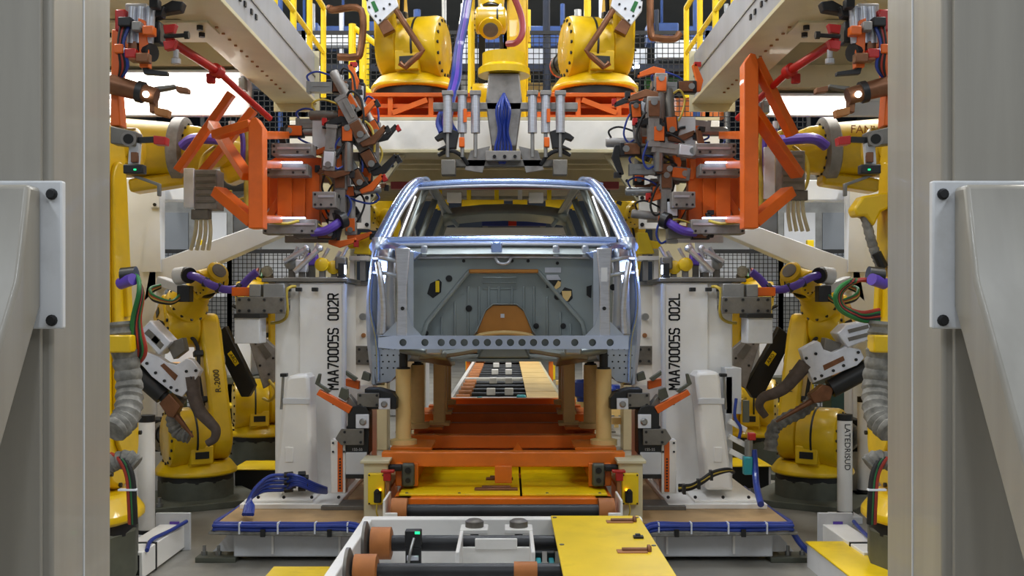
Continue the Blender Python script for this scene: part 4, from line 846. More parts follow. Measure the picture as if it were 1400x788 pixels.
# robots of the next station, glimpsed through the car
for s in (-1, 1):
    robot((s*1.75, 17.0, 1.6), D(-90)+s*D(40), D(15), D(10), 'yellow robot of the next station seen through the car on the side of '+SN[s], S=1.1, LF=.6, riser=.1, plate=False)
    solo('robot_stand', MB().box2((s*1.3, 16.6, 0), (s*2.2, 17.4, 1.56)).box2((s*1.25, 16.55, 1.54), (s*2.25, 17.45, 1.6)), 'grey_white', 'grey robot stand of the next station on the side of '+SN[s], 'stand', bevel=.02)
solo('white_crossbar', MB().box2((-.95, 15.0, 2.83), (.98, 15.12, 2.94)).box2((-.92, 15.0, 0), (-.8, 15.12, 2.83)).box2((.82, 15.0, 0), (.95, 15.12, 2.83)), 'back_white', 'white portal bar of the next station seen through the car', 'portal', bevel=.01)
t = thing('blue_strip', 'blue rail with red clamp of the next station seen through the car', 'rail', (0, 15.05, 2.94))
part('rail', MB().box2((-.35, 15.01, 2.96), (.6, 15.1, 3.05)), 'hose_blue', t, .01); part('red_clamp', MB().box((.1, 14.99, 3.01), (.12, .08, .1)), 'red_paint', t, .01)
for x in (-.3, .55): part('leg', MB().box2((x-.04, 15.02, 2.94), (x+.04, 15.09, 2.96)), 'steel', t)
# ------------------------------------------------------------------ weld guns held by the floor robots (pixel plane at their own depth)
for s in (-1, 1):
    t = thing('weld_gun', 'aluminium spot weld gun with copper arms before the floor robot outboard of '+SN[s], 'weld gun', Q(s, 460, 600, 8.5))
    Y = 8.5
    k = part('gun_plate', MB().prism([W(x, y, Y) for x, y in ([(186, 490), (192, 478), (215, 487), (228, 496), (241, 499), (255, 490), (262, 492), (274, 507), (263, 526), (249, 543), (238, 539), (207, 515)] if s < 0 else [(1095, 478), (1117, 466), (1122, 469), (1126, 478), (1138, 482), (1157, 474), (1176, 478), (1182, 490), (1172, 500), (1112, 524), (1103, 502)])], (0, .1, 0)), 'alu_plate', t, .006)
    part('plate_slot', MB().prism([W(x, y, Y-.006) for x, y in ([(219, 500), (224, 497), (243, 514), (239, 521)] if s < 0 else [(1125, 500), (1153, 487), (1155, 493), (1127, 507)])], (0, .008, 0)), 'copper_brown', k)
    part('plate_bolts', bolts(s, [(434, 508), (421, 507), (428, 517), (447, 534), (476, 510), (464, 521), (488, 497), (455, 530)] if s < 0 else [(426, 484), (413, 490), (450, 507), (464, 500), (481, 492), (434, 514), (425, 518), (484, 482)], Y, .013, .012), 'dark_metal', k, stuff=True)
    part('label', Qp(s, [(436, 500), (446, 506), (440, 513), (430, 507)], Y-.003, .004), 'back_white', k) if s > 0 else None
    k = part('transformer', Qp(s, [(500, 455), (484, 438), (455, 468), (472, 486)] if s < 0 else [(508, 438), (468, 444), (456, 456), (470, 476), (506, 462)], Y-.02, .22), 'alu_plate', t, .01)
    for a in (0, 1): part('cooling_slot', Qp(s, [(492-a*9, 456+a*9), (486-a*9, 450+a*9), (470-a*5, 465+a*7), (475-a*5, 471+a*7)] if s < 0 else [(498, 444+a*11), (470, 451+a*11), (472, 456+a*11), (499, 449+a*11)], Y-.026, .01), 'dull_steel', k)
    part('servo', MB().cyl(Q(s, 514, 500, Y+.06), Q(s, 466, 542, Y+.06), .075, n=18) if s < 0 else MB().cyl(Q(s, 505, 500, Y+.06), Q(s, 446, 532, Y+.06), .08, n=18), 'black_plastic', t)
    part('servo_rod', MB().cyl(Q(s, 470, 538, Y+.06), Q(s, 456, 550, Y+.06), .05, n=14) if s < 0 else MB().cyl(Q(s, 450, 530, Y+.06), Q(s, 428, 541, Y+.06), .05, n=14), 'dark_metal', t)
    part('copper_holder', Qp(s, [(472, 552), (458, 538), (442, 556), (452, 572), (460, 570)] if s < 0 else [(452, 530), (436, 526), (418, 540), (424, 552), (446, 548)], Y, .1), 'copper_brown', t, .008)
    part('electrode', MB().cyl(Q(s, 450, 566, Y+.05), Q(s, 425, 598, Y+.05), .03, .01, n=12) if s < 0 else MB().cyl(Q(s, 428, 544, Y+.05), Q(s, 372, 577, Y+.05), .03, .01, n=12), 'copper_brown', t)
    part('gun_arm', MB().tube([Q(s, 412, 498, Y+.05), Q(s, 398, 515, Y+.05), Q(s, 384, 530, Y+.05), Q(s, 370, 538, Y+.05), Q(s, 354, 544, Y+.05), Q(s, 349, 556, Y+.05), Q(s, 358, 570, Y+.05)] if s > 0 else [Q(s, 427, 515, Y+.05), Q(s, 424, 540, Y+.05), Q(s, 416, 562, Y+.05), Q(s, 402, 578, Y+.05), Q(s, 394, 588, Y+.05), Q(s, 396, 600, Y+.05), Q(s, 406, 607, Y+.05)], lambda a: .065-.035*a, 12), 'sleeve_brown', t)
    part('grey_sleeve', MB().tube([Q(s, u, y, Y+.2) for u, y in (((440, 540), (449, 556), (453, 575), (446, 592), (430, 598)) if s < 0 else ((422, 548), (408, 562), (384, 574), (368, 588), (364, 616)))], lambda a: .055*(1+.1*math.sin(a*70)), 10, sub=10), 'sleeve_grey', t)
    part('bracket', Qp(s, [(462, 470), (440, 462), (436, 480), (452, 492)], Y+.05, .12), 'dull_steel', t, .006)
    # second gun on the rear robot
    Y = 9.9
    t = thing('weld_gun', 'black weld gun with yellow tag held by the rear floor robot of '+SN[s], 'weld gun', Q(s, 360, 520, Y))
    k = part('black_arm', Qp(s, [(394, 463), (376, 447), (330, 530), (340, 545), (352, 545)] if s > 0 else [(400, 462), (382, 446), (342, 528), (350, 543), (360, 543)], Y, .12), 'black_plastic', t, .006)
    u0 = 364 if s > 0 else 371
    tagp = part('yellow_tag', Qp(s, [(u0-8, 497), (u0-3, 501), (u0+8, 484), (u0+3, 480)], Y-.006, .008), 'ink_yellow', k)
    text('tag_lettering', 'ARO', .05, k, facing(Q(s, u0, 490.5, Y-.009), D(57) if s > 0 else D(-57)), 'ink')
    k = part('gun_plate', Qp(s, [(350, 466), (330, 462), (312, 478), (312, 520), (330, 532)], Y-.05, .1), 'tool_grey', t, .006)
    part('plate_slot', Qp(s, [(338, 474), (330, 470), (318, 486), (326, 492)], Y-.056, .01), 'dull_steel', k)
    part('plate_bolts', bolts(s, [(340, 470), (330, 466), (316, 490), (322, 512), (334, 500)], Y-.05, .012, .01), 'dark_metal', k, stuff=True)
    part('lead', MB().tube([Q(s, 322, 520, Y-.06), Q(s, 312, 535, Y-.1), Q(s, 320, 548, Y-.06), Q(s, 330, 545, Y)], .015, 8), 'hose_yellow', t)
    # upper weld gun over the cross beam
    Y = 10.0
    t = thing('weld_gun', 'upper weld gun with bent copper arms above the cross beam near '+SN[s], 'weld gun', Q(s, 170, 40, Y))
    part('copper_frame', MB().tube([Q(s, 238, 8, Y), Q(s, 236, 14, Y), Q(s, 196, 14, Y), Q(s, 197, 70, Y), Q(s, 206, 78, Y), Q(s, 228, 78, Y)] if s < 0 else [Q(s, 199, -20, Y), Q(s, 200, 44, Y), Q(s, 208, 52, Y), Q(s, 232, 53, Y), Q(s, 240, 45, Y)], .035, 10), 'copper_brown', t)
    k = part('gun_plate', Qp(s, [(190, -10), (150, -10), (145, 8), (173, 34), (188, 14)], Y, .08), 'alu_plate', t, .006)
    part('plate_slot', Qp(s, [(183, 3), (178, 1), (172, 14), (177, 17)], Y-.006, .01), 'hose_green', k)
    part('plate_bolts', bolts(s, [(165, 12), (157, 6), (185, 10), (176, 22), (170, 28), (188, 0)], Y, .012, .01), 'dark_metal', k, stuff=True)
    part('copper_arm', MB().tube([Q(s, 148, 14, Y+.02), Q(s, 133, 38, Y), Q(s, 112, 70, Y), Q(s, 118, 76, Y), Q(s, 136, 92, Y), Q(s, 143, 86, Y)], .03, 10, False), 'copper_brown', t)
    part('gun_block', Qp(s, [(175, 30), (160, 26), (150, 40), (166, 48)], Y+.02, .1), 'copper_brown', t, .006)
    part('mount_arm', MB().bar(Q(s, 160, -5, Y+.06), Q(s, 120, -60, Y+.4), .12, .12), 'dark_metal', t, .01)
# ------------------------------------------------------------------ orange gripper frames with grey slides beside the car roof
for s in (-1, 1):
    Y = 8.2
    t = thing('gripper_frame', 'orange welded gripper frame with grey slides hanging above '+SN[s], 'gripper frame', Q(s, 330, 312, Y))
    top = 72 if s > 0 else 160
    part('main_beam', Qp(s, [(329, top+14), (338, top), (345, top+2), (349, top+14), (349, 312), (329, 312)], Y-.85, .14), 'tool_orange', t, .006)
    for yt in (185, 225, 300): part('tie', MB().bar(Q(s, 338, yt, Y-.8), Q(s, 300, yt, Y+.3), .08, .06), 'tool_orange', t, .004)
    part('brace', MB().bar(Q(s, 344, top+10, Y-.78), Q(s, 395, 185, Y-.7), .1, .06), 'tool_orange', t, .005)
    part('brace', MB().bar(Q(s, 398, 170, Y-.1), Q(s, 350, 242, Y-.75), .08, .06), 'tool_orange', t, .005) if s < 0 else part('brace', MB().bar(Q(s, 340, 150, Y-.78), Q(s, 402, 240, Y-.4), .1, .06), 'tool_orange', t, .005)
    if s < 0:
        for a in ((446, 234, 372, 128), (412, 236, 342, 150)): part('long_brace', MB().bar(Q(s, a[0], a[1], Y+.12), Q(s, a[2], a[3], Y+.12), .09, .06), 'tool_orange', t, .005)
    part('lower_brace', MB().bar(Q(s, 340, 304, Y-.78), Q(s, 390, 262, Y-.6), .12, .08), 'tool_orange', t, .005)
    for k, (u, y0, y1) in enumerate(((300, 232, 300), (282, 236, 318), (262, 240, 312), (311, 228, 292))):
        part('post', Qp(s, rect(u-10, u+10, y0-8, y1), Y+.12+.04*k, .1), 'tool_orange', t, .005)
    part('web_plate', Qp(s, [(250, 216), (300, 208), (330, 226), (330, 296), (318, 278), (290, 264), (262, 292), (252, 270)], Y+.3, .03), 'tool_orange', t)
    part('diagonal', MB().bar(Q(s, 322, 300, Y+.2), Q(s, 285, 240, Y+.2), .06, .06), 'tool_orange', t, .004)
    for k, (u0, u1, y0, y1) in enumerate(((262, 318, 196, 212), (268, 326, 224, 240), (256, 330, 300, 320), (230, 262, 262, 284))):
        sl = part('slide_unit', Qp(s, rect(u0, u1, y0, y1), Y-.06+.03*k, .18), 'tool_grey', t, .006)
        part('slide_rail', Qp(s, rect(u0+3, u1-8, y0+5, y0+8), Y-.072+.03*k, .014), 'bright_steel', sl)
        part('slide_bolts', bolts(s, [(u1-4, y0+4), (u1-4, y1-4), (u0+6, y1-4), (u0+20, y1-4)], Y-.06+.03*k, .01, .01), 'dark_metal', sl, stuff=True)
    for k, (u, y) in enumerate(((296, 222), (292, 298))):
        part('light_bar', Qp(s, rect(u-20, u+14, y-1, y+1), Y-.07, .03), 'lamp_blue_white', t)
    part('hose_loop', MB().tube([Q(s, 337, 200, Y-.02), Q(s, 338, 280, Y-.03), Q(s, 330, 300, Y-.04), Q(s, 300, 306, Y-.03), Q(s, 280, 302, Y)], .012, 8), 'hose_yellow', t)
    part('conduit', MB().cyl(Q(s, 352, 180, Y-.03), Q(s, 352, 300, Y-.03), .02, n=10), 'hose_yellow', t)
    part('face_plate', Qp(s, [(218, 160), (262, 160), (262, 198), (236, 214), (222, 212)], Y+.2, .04), 'grey_white', t, .004)
    part('plate_slot', MB().tube([Q(s, 236, 184, Y+.19), Q(s, 240, 176, Y+.19), Q(s, 248, 174, Y+.19)], .012, 6), 'dark_metal', t)
    # control box on the frame
    t = thing('valve_box', 'grey louvred valve box with end plate on the gripper frame above '+SN[s], 'valve box', Q(s, 385, 280, Y))
    e0, yb = (24, 50) if s < 0 else (12, 24)
    k = part('box', Qp(s, rect(368+e0, 400+e0, 182+yb, 236+yb), Y-.1, .2), 'tool_grey', t, .006)
    part('end_plate', Qp(s, rect(424, 438, 230, 284), Y-.12, .04) if s < 0 else Qp(s, rect(356, 371, 201, 272), Y-.16, .03), 'alu_plate', t, .004)
    for j in range(5): part('louvre', Qp(s, rect(371+e0, 397+e0, 188+yb+j*9, 191+yb+j*9), Y-.112, .014), 'dull_steel', k)
    part('connector', Qp(s, rect(380+e0, 404+e0, 236+yb, 250+yb), Y-.08, .1), 'dull_steel', t, .005)
    for j in range(4): part('ribbon_lead', MB().tube([Q(s, 396-j*6+e0, 250+yb, Y-.04), Q(s, 394-j*7+4+e0, 270+yb, Y-.02), Q(s, 398-j*8+6+e0, 292+yb, Y+.02)], .016, 6), 'cream_paint', t)
    part('purple_hose', MB().tube([Q(s, 372, 178, Y-.02), Q(s, 362, 176, Y-.08), Q(s, 357, 190, Y-.1), Q(s, 357, 222, Y-.1), Q(s, 358, 240, Y-.06)], .02, 8), 'hose_purple', t)
    part('air_fitting', MB().cyl(Q(s, 372, 176, Y-.05), Q(s, 372, 166, Y-.05), .025, n=10), 'back_white', t)
    # the big horizontal robot arm behind it
    Y = 9.0
    t = thing('handling_robot', 'thick yellow horizontal robot forearm with grey ring behind the gripper above '+SN[s], 'robot arm', Q(s, 450, 240, Y))
    a, b = Q(s, 600, 200, Y), Q(s, 448, 205, Y)
    ax = (b-a); Ln = ax.length
    part('forearm', MB().lathe(a, ax, [(.27, 0), (.26, Ln*.55), (.235, Ln*.97), (.235, Ln)], 32), 'robot_yellow', t)
    r = part('ring', MB().lathe(b, ax, [(.25, -.02), (.285, 0), (.285, .09), (.25, .11)], 32), 'tool_grey', t)
    part('ring_bolts', ring_bolts(MB(), b+ax.normalized()*.11, ax, .22, 14, .014), 'dark_metal', r, stuff=True)
    part('wrist_housing', MB().lathe(b, ax, [(.22, .1), (.21, .2), (.16, .34), (.13, .5)], 28), 'robot_yellow', t)
    c = Q(s, 380, 205, Y-.05)
    part('wrist_drum', MB().lathe(c, (s*.5, -1, 0), [(.1, -.2), (.17, -.17), (.17, .12), (.13, .15)], 26), 'robot_yellow', t)
    part('wrist_block', MB().box(Q(s, 365, 225, Y), (.28, .25, .3), Matrix.Rotation(.4*s, 3, 'Y')), 'robot_yellow', t, .04)
    part('under_block', MB().box(Q(s, 470, 250, Y), (.5, .22, .12), Matrix.Rotation(.15*s, 3, 'Y')), 'robot_yellow', t, .03)
    part('purple_dress', MB().tube([Q(s, 440, 200, Y-.3), Q(s, 425, 190, Y-.34), Q(s, 400, 190, Y-.34), Q(s, 370, 193, Y-.3)], .045, 10), 'hose_purple', t)
    part('loop_lead', MB().tube([Q(s, 395, 200, Y-.25), Q(s, 412, 215, Y-.3), Q(s, 416, 240, Y-.3), Q(s, 408, 262, Y-.28), Q(s, 380, 275, Y-.26), Q(s, 350, 270, Y-.26)], .014, 8), 'hose_yellow', t)
    part('loop_lead', MB().tube([Q(s, 392, 205, Y-.25), Q(s, 404, 220, Y-.3), Q(s, 408, 240, Y-.3), Q(s, 398, 258, Y-.28), Q(s, 372, 262, Y-.26)], .012, 8), 'hose_yellow', t)
    part('rear_column', MB().box2((s*3.5, 8.85, 0), (s*3.95, 9.3, 3.2)), 'robot_yellow', t, .05)
    text('arm_lettering', 'FANUC', .10, t, facing(Q(s, 500, 178, Y-.275), D(-2)), 'ink_red') if s > 0 else None
    # white bracing stand under it
    t = thing('white_stand', 'white welded stand with long diagonal arm reaching toward '+SN[s], 'stand', Q(s, 510, 600, 9.8))
    Y = 9.8
    part('diagonal_arm', Qp(s, [(299, 319), (349, 311), (484, 360), (494, 414), (466, 391)], Y, .2), 'back_white', t, .008)
    part('stand_post', MB().box2((s*3.33, Y, 0), (s*3.75, Y+.25, 3.0)), 'back_white', t, .01)
    part('stand_web', Qp(s, [(472, 260), (482, 260), (496, 372), (470, 372)], Y-.02, .05), 'back_white', t)
    part('cross_arm', Qp(s, rect(395, 480, 246, 274), Y+.3, .2), 'back_white', t, .01)
    part('bolt_plate', Qp(s, rect(472, 484, 228, 284), Y-.04, .03), 'back_white', t, .003)
    part('plate_bolts', bolts(s, [(478, 233), (478, 280)], Y-.04, .016, .014), 'dark_metal', t, stuff=True)
    # purple dress pack on the floor robot
    Y = 8.9
    t = thing('dress_pack', 'purple hose dress pack with black clamps over the robot outboard of '+SN[s], 'hose', Q(s, 400, 400, Y))
    part('purple_hose', MB().tube([Q(s, 432, 376, Y), Q(s, 418, 380, Y-.05), Q(s, 400, 390, Y-.08), Q(s, 380, 396, Y-.05), Q(s, 362, 394, Y), Q(s, 348, 380, Y), Q(s, 338, 372, Y)], .035, 12), 'hose_purple', t)
    part('hose_end', MB().cyl(Q(s, 434, 376, Y+.02), Q(s, 430, 377, Y-.02), .07, n=18), 'black_plastic', t)
    part('hose_socket', MB().cyl(Q(s, 448, 378, Y+.05), Q(s, 434, 376, Y+.02), .075, n=18), 'grey_white', t)
    for u, y in ((408, 386), (390, 394), (364, 394)): part('hose_clamp', MB().cyl(Q(s, u+2, y-1, Y-.06), Q(s, u-2, y+1, Y-.06), .045, n=14), 'black_plastic', t)
    part('mount_block', MB().box(Q(s, 436, 402, Y+.02), (.11, .12, .14)), 'dark_metal', t, .006)
    part('support_arm', MB().bar(Q(s, 438, 396, Y+.08), Q(s, 470, 384, Y+.2), .1, .08), 'grey_white', t, .01)
    for k, m in enumerate(('hose_green', 'hose_red', 'hose_yellow', 'rubber')):
        part('loose_cable', MB().tube([Q(s, 440, 400+k*2, Y), Q(s, 455, 412+k, Y-.1), Q(s, 478, 405+k*2, Y-.15), Q(s, 484, 395+k*2, Y-.1), Q(s, 470, 390+k, Y)], .014, 8), m, t)
    # cable loops near the column
    Y = 5.9
    t = thing('cable_loop', 'loop of red, green and black robot cables beside the column nearer '+SN[s], 'cable', Q(s, 500, 450, Y))
    for k, m in enumerate(('hose_red', 'hose_green', 'rubber', 'hose_red', 'rubber', 'hose_green')):
        part('cable', MB().tube([Q(s, 512, 384, Y+.02*k), Q(s, 485-k*1.5, 384, Y-.02), Q(s, 464-k*1.5, 400, Y-.03*k), Q(s, 466-k, 418+k, Y-.02*k), Q(s, 490, 428+2*k, Y), Q(s, 515, 424+3*k, Y+.05)] if s > 0 else
             [Q(s, 522, 372+k, Y), Q(s, 505-k, 378, Y-.02), Q(s, 492+k, 400, Y-.02*k), Q(s, 496+k*2, 440, Y-.01*k), Q(s, 488+k*3, 480, Y), Q(s, 500+k, 500, Y+.04)], .013, 8), m, t)
    part('cable_gland', MB().cyl(Q(s, 520, 378, Y), Q(s, 500, 376, Y), .05, n=14), 'black_plastic', t)
    part('grey_sleeve', MB().tube([Q(s, 520, 440, Y), Q(s, 516, 480, Y), Q(s, 510, 530, Y), Q(s, 514, 570, Y-.1), Q(s, 532, 590, Y-.2)], lambda a: .075*(1+.08*math.sin(a*80)), 12, sub=10), 'sleeve_grey', t)
    part('sleeve_bracket', MB().box(Q(s, 520, 470, Y-.05), (.14, .12, .1)), 'robot_yellow', t, .01)
    part('purple_end', MB().cyl(Q(s, 522, 388, Y), Q(s, 505, 382, Y-.06), .035, n=12), 'hose_purple', t)
# ------------------------------------------------------------------ pneumatic clamps: each one its own unit of body, cylinder, arm and tip
def clamp(px, py, Y, ang, sc, label, group, kind=0):
    M = TR(W(px, py, Y)) @ Matrix.Rotation(ang, 4, 'Y') @ Matrix.Scale(sc, 4)
    t = thing('pneumatic_clamp', label, 'clamp', W(px, py, Y), group)
    part('cylinder', MB(M).lathe((0, 0, -.02), (0, 0, 1), [(.035, 0), (.035, .2), (.028, .21)], 14) if kind % 2 else MB(M).box((0, 0, .07), (.07, .07, .16)).box((0, 0, .16), (.08, .08, .025)).box((.01, -.037, .07), (.02, .006, .12)), ['steel', 'tool_grey', 'dull_steel'][kind % 3], t)
    part('body', MB(M).box((0, 0, -.08), (.09, .07, .14)), ['dark_metal', 'tool_grey', 'dark_metal'][kind % 3], t, .008)
    part('side_plate', MB(M).box((0, -.042, -.07), (.07, .014, .1)), ['copper_brown', 'tool_orange', 'alu_plate', 'tool_orange'][kind % 4], t, .003)
    a = part('arm', MB(M).prism([(-.03, -.02, -.13), (.05, -.02, -.15), (.16, -.02, -.12), (.17, -.02, -.15), (.05, -.02, -.2), (-.03, -.02, -.18)], (0, .04, 0)), ['tool_orange', 'dark_metal', 'copper_brown'][(kind//2) % 3], t, .004)
    part('tip', MB(M).box((.165, 0, -.16), (.035, .04, .05)), 'red_paint' if kind % 3 == 0 else 'dark_metal', a, .004)
    part('air_hose', MB(M).tube([(.03, 0, .15), (.08, -.02, .17), (.11, -.02, .1), (.08, -.03, 0), (.05, -.03, -.05)], .008, 6), ['hose_blue', 'rubber', 'hose_yellow'][kind % 3], t)
    part('knuckle', MB(M).cyl((.0, -.055, -.11), (.0, .055, -.11), .022, n=12), 'steel', t)
    return t
random.seed(11)
for s in (-1, 1):
    ctr = 688.
    n = 0
    for (u, y, Y, sc) in ((235, 120, 8.5, 1.1), (215, 130, 8.4, 1.1), (196, 140, 8.6, 1.), (182, 165, 8.5, 1.), (205, 165, 8.3, 1.2), (228, 158, 8.4, 1.1), (250, 170, 8.6, 1.1), (176, 195, 8.6, 1.1), (190, 205, 8.4, 1.2), (212, 198, 8.3, 1.1), (236, 205, 8.3, 1.1),
                         (185, 228, 8.7, 1.), (205, 232, 8.4, 1.1), (226, 236, 8.4, 1.1), (248, 228, 8.7, 1.1), (200, 262, 8.5, 1.), (222, 262, 8.4, 1.1), (246, 276, 8.7, 1.2), (230, 300, 8.4, 1.1), (208, 296, 8.5, 1.), (255, 320, 8.3, 1.), (270, 180, 8.6, 1.1), (285, 255, 8.75, 1.)):
        ang = random.choice((0, .08, 1.57, -1.57, 3.14, 1.45, -.5))*(-s)
        clamp(ctr+s*u, y, Y, ang+(math.pi if s > 0 and n % 3 == 0 else 0), sc*1.05, ('bright' if n % 3 == 0 else 'grey' if n % 3 == 1 else 'dark')+' clamp with '+('orange', 'dark', 'brown')[(n//2) % 3]+' arm and '+('copper', 'orange', 'silver', 'orange')[n % 4]+' plate by the car roof near '+SN[s], 'gripper clamps near '+SN[s], n); n += 1
    t = thing('cluster_frame', 'grey bolted mounting plates of the clamp cluster above '+SN[s], 'gripper', Q(s, 215, 330, 8.8))
    for (u0, u1, y0, y1) in ((186, 198, 150, 240), (210, 224, 135, 290), (232, 250, 190, 250), (190, 250, 208, 220), (196, 262, 290, 304), (200, 240, 244, 252), (228, 300, 322, 332)):
        part('mount_plate', Qp(s, rect(u0, u1, y0, y1), 8.75+random.random()*.1, .05), random.choice(('tool_grey', 'steel', 'dull_steel', 'grey_white')), t, .005)
    part('purple_hose', MB().tube([Q(s, 222, 302, 8.25), Q(s, 232, 309, 8.2), Q(s, 245, 316, 8.2), Q(s, 262, 318, 8.25)], .035, 10), 'hose_purple', t)
    part('hose_ring', MB().cyl(Q(s, 225, 303, 8.22), Q(s, 217, 300, 8.25), .065, n=16), 'black_plastic', t)
    # clutter on the tower top: small yellow and steel units
    for k, (u, y, Y, m) in enumerate(((248, 362, 8.1, 'robot_yellow'), (262, 355, 8.2, 'hose_purple'), (232, 366, 8.15, 'robot_yellow'), (276, 364, 8.1, 'alu_plate'), (290, 360, 8.2, 'steel'), (222, 360, 8.1, 'dull_steel'))):
        nm = {'robot_yellow': 'yellow', 'hose_purple': 'purple', 'alu_plate': 'aluminium', 'steel': 'steel', 'dull_steel': 'dark steel'}[m]
        t = thing('locating_unit', 'small '+nm+' locating unit standing on top of '+SN[s], 'locator', Q(s, u, 383, Y), 'locating units on '+SN[s])
        p = Q(s, u, y, Y); b = Q(s, u, 383.5, Y)
        part('foot', MB().box(b+V((0, 0, .012)), (.1, .12, .024)), 'steel', t, .003)
        part('stem', MB().box((p+b)/2, (.045, .05, (p-b).length)), 'dull_steel', t, .003)
        part('head', MB().box(p, (.09, .09, .1)), m, t, .012) if k % 2 else part('head', MB().lathe(p-V((0, .05, 0)), (0, 1, 0), [(.03, 0), (.055, .01), (.055, .09), (.03, .1)], 14), m, t)
        part('pin', MB().cyl(p+V((0, 0, .04)), p+V((-s*.05, 0, .13)), .014, n=8), 'bright_steel', t)
    for k in range(2):
        p, q = Q(s, 252+k*18, 340, 8.0+.1*k), Q(s, 286+k*14, 372-k*14, 8.0+.1*k)
        solo('support_rod', MB().cyl(p, q, .022, n=10).sphere(p, .03), 'bright_steel', 'slanting bright steel support rod above '+SN[s], 'rod', 'support rods on '+SN[s])
# ------------------------------------------------------------------ centre tool hanging over the roof
Y = 9.3
t = thing('roof_gripper', 'grey roof gripper tool with vertical cylinders and blue hoses hanging over the car', 'gripper', W(688, 235, Y))
part('core', MB().prism([W(x, y, Y) for x, y in ((668, 100), (710, 100), (714, 140), (706, 200), (672, 200), (664, 140))], (0, .3, 0)), 'tool_grey', t, .01)
part('yellow_collar', MB().lathe(W(689, 104, Y+.15), (0, 0, 1), [(.24, 0), (.24, .06), (.2, .09), (.2, .2)], 28), 'robot_yellow', t)
part('top_bar', MB().prism([W(x, y, Y) for x, y in ((592, 140), (790, 140), (790, 150), (592, 150))], (0, .1, 0)), 'tool_grey', t, .006)
part('low_bar', MB().prism([W(x, y, Y) for x, y in ((610, 218), (772, 218), (772, 228), (610, 228))], (0, .08, 0)), 'dull_steel', t, .006)
for x in (612, 632, 650, 728, 746, 766):
    c = part('cylinder', MB().cyl(W(x, 130, Y-.05), W(x, 182, Y-.05), .042, n=16), 'bright_steel', t)
    part('cylinder_cap', MB().box(W(x, 128, Y-.05), (.1, .1, .04)), 'tool_grey', c, .004)
    part('rod', MB().cyl(W(x, 182, Y-.05), W(x, 215, Y-.05), .018, n=10), 'steel', c)
    part('orange_tag', MB().box(W(x+4, 158, Y-.1), (.03, .02, .12)), 'tool_orange', c) if x in (632, 746) else None
for s in (-1, 1):
    c = part('claw', Qp(s, [(64, 190), (62, 180), (74, 176), (90, 183), (96, 188), (92, 192), (84, 189), (80, 198), (92, 204), (66, 202)], Y-.06, .1), 'dark_metal', t, .005)
    part('claw_link', MB().tube([Q(s, 50, 225, Y), Q(s, 60, 212, Y-.04), Q(s, 74, 206, Y-.04), Q(s, 90, 212, Y)], .02, 8), 'dark_metal', t)
    part('claw_pad', MB().box(Q(s, 58, 195, Y-.06), (.05, .06, .09)), 'tool_orange', t, .008)
    part('foot_block', MB().box(Q(s, 76, 230, Y-.02), (.13, .12, .14)), 'dull_steel', t, .008)
    part('skirt', Qp(s, [(20, 200), (46, 206), (54, 232), (30, 236)], Y, .05), 'tool_grey', t)
for k in range(6):
    x = 680+k*3.2
    part('blue_hose', MB().tube([W(689, 128, Y-.02), W(x+(k-2.5)*.5, 150, Y-.06-.03*(k % 3)), W(x-(k-2.5)*.8, 180, Y-.05-.02*(k % 2)), W(x+(k-2.5)*1.2, 205, Y-.04), W(684+k, 224, Y-.02)], .012, 6), 'hose_blue', t)
part('manifold', MB().box(W(688, 214, Y-.03), (.32, .1, .09)), 'tool_grey', t, .006)
part('manifold_ports', MB().cyl(W(676, 214, Y-.08), W(676, 214, Y-.1), .016, n=8).cyl(W(690, 214, Y-.08), W(690, 214, Y-.1), .016, n=8).cyl(W(704, 214, Y-.08), W(704, 214, Y-.1), .016, n=8), 'dark_metal', t, stuff=True)
t = thing('blue_dress_hose', 'thick blue and purple dress hose falling past the yellow mast', 'hose', W(625, 130, 10.2))
for k in range(3): part('hose', MB().tube([W(640+k*3, -20, 10.2), W(632+k*3, 30, 10.15), W(624+k*3, 70, 10.1), W(620+k*4, 105, 10.0), W(612+k*4, 135, 9.7), W(600+k*8, 165, 9.4), W(604+k*10, 182, 9.3)], .03 if k < 2 else .022, 8), 'hose_blue' if k % 2 == 0 else 'hose_purple', t)
hose('pink_hose', [W(696, -20, 11), W(712, 20, 11), W(714, 45, 10.9), W(706, 58, 10.9), W(694, 60, 11)], .035, 'pipe_pink', 'pink hose arching beside the hanging robot forearm')
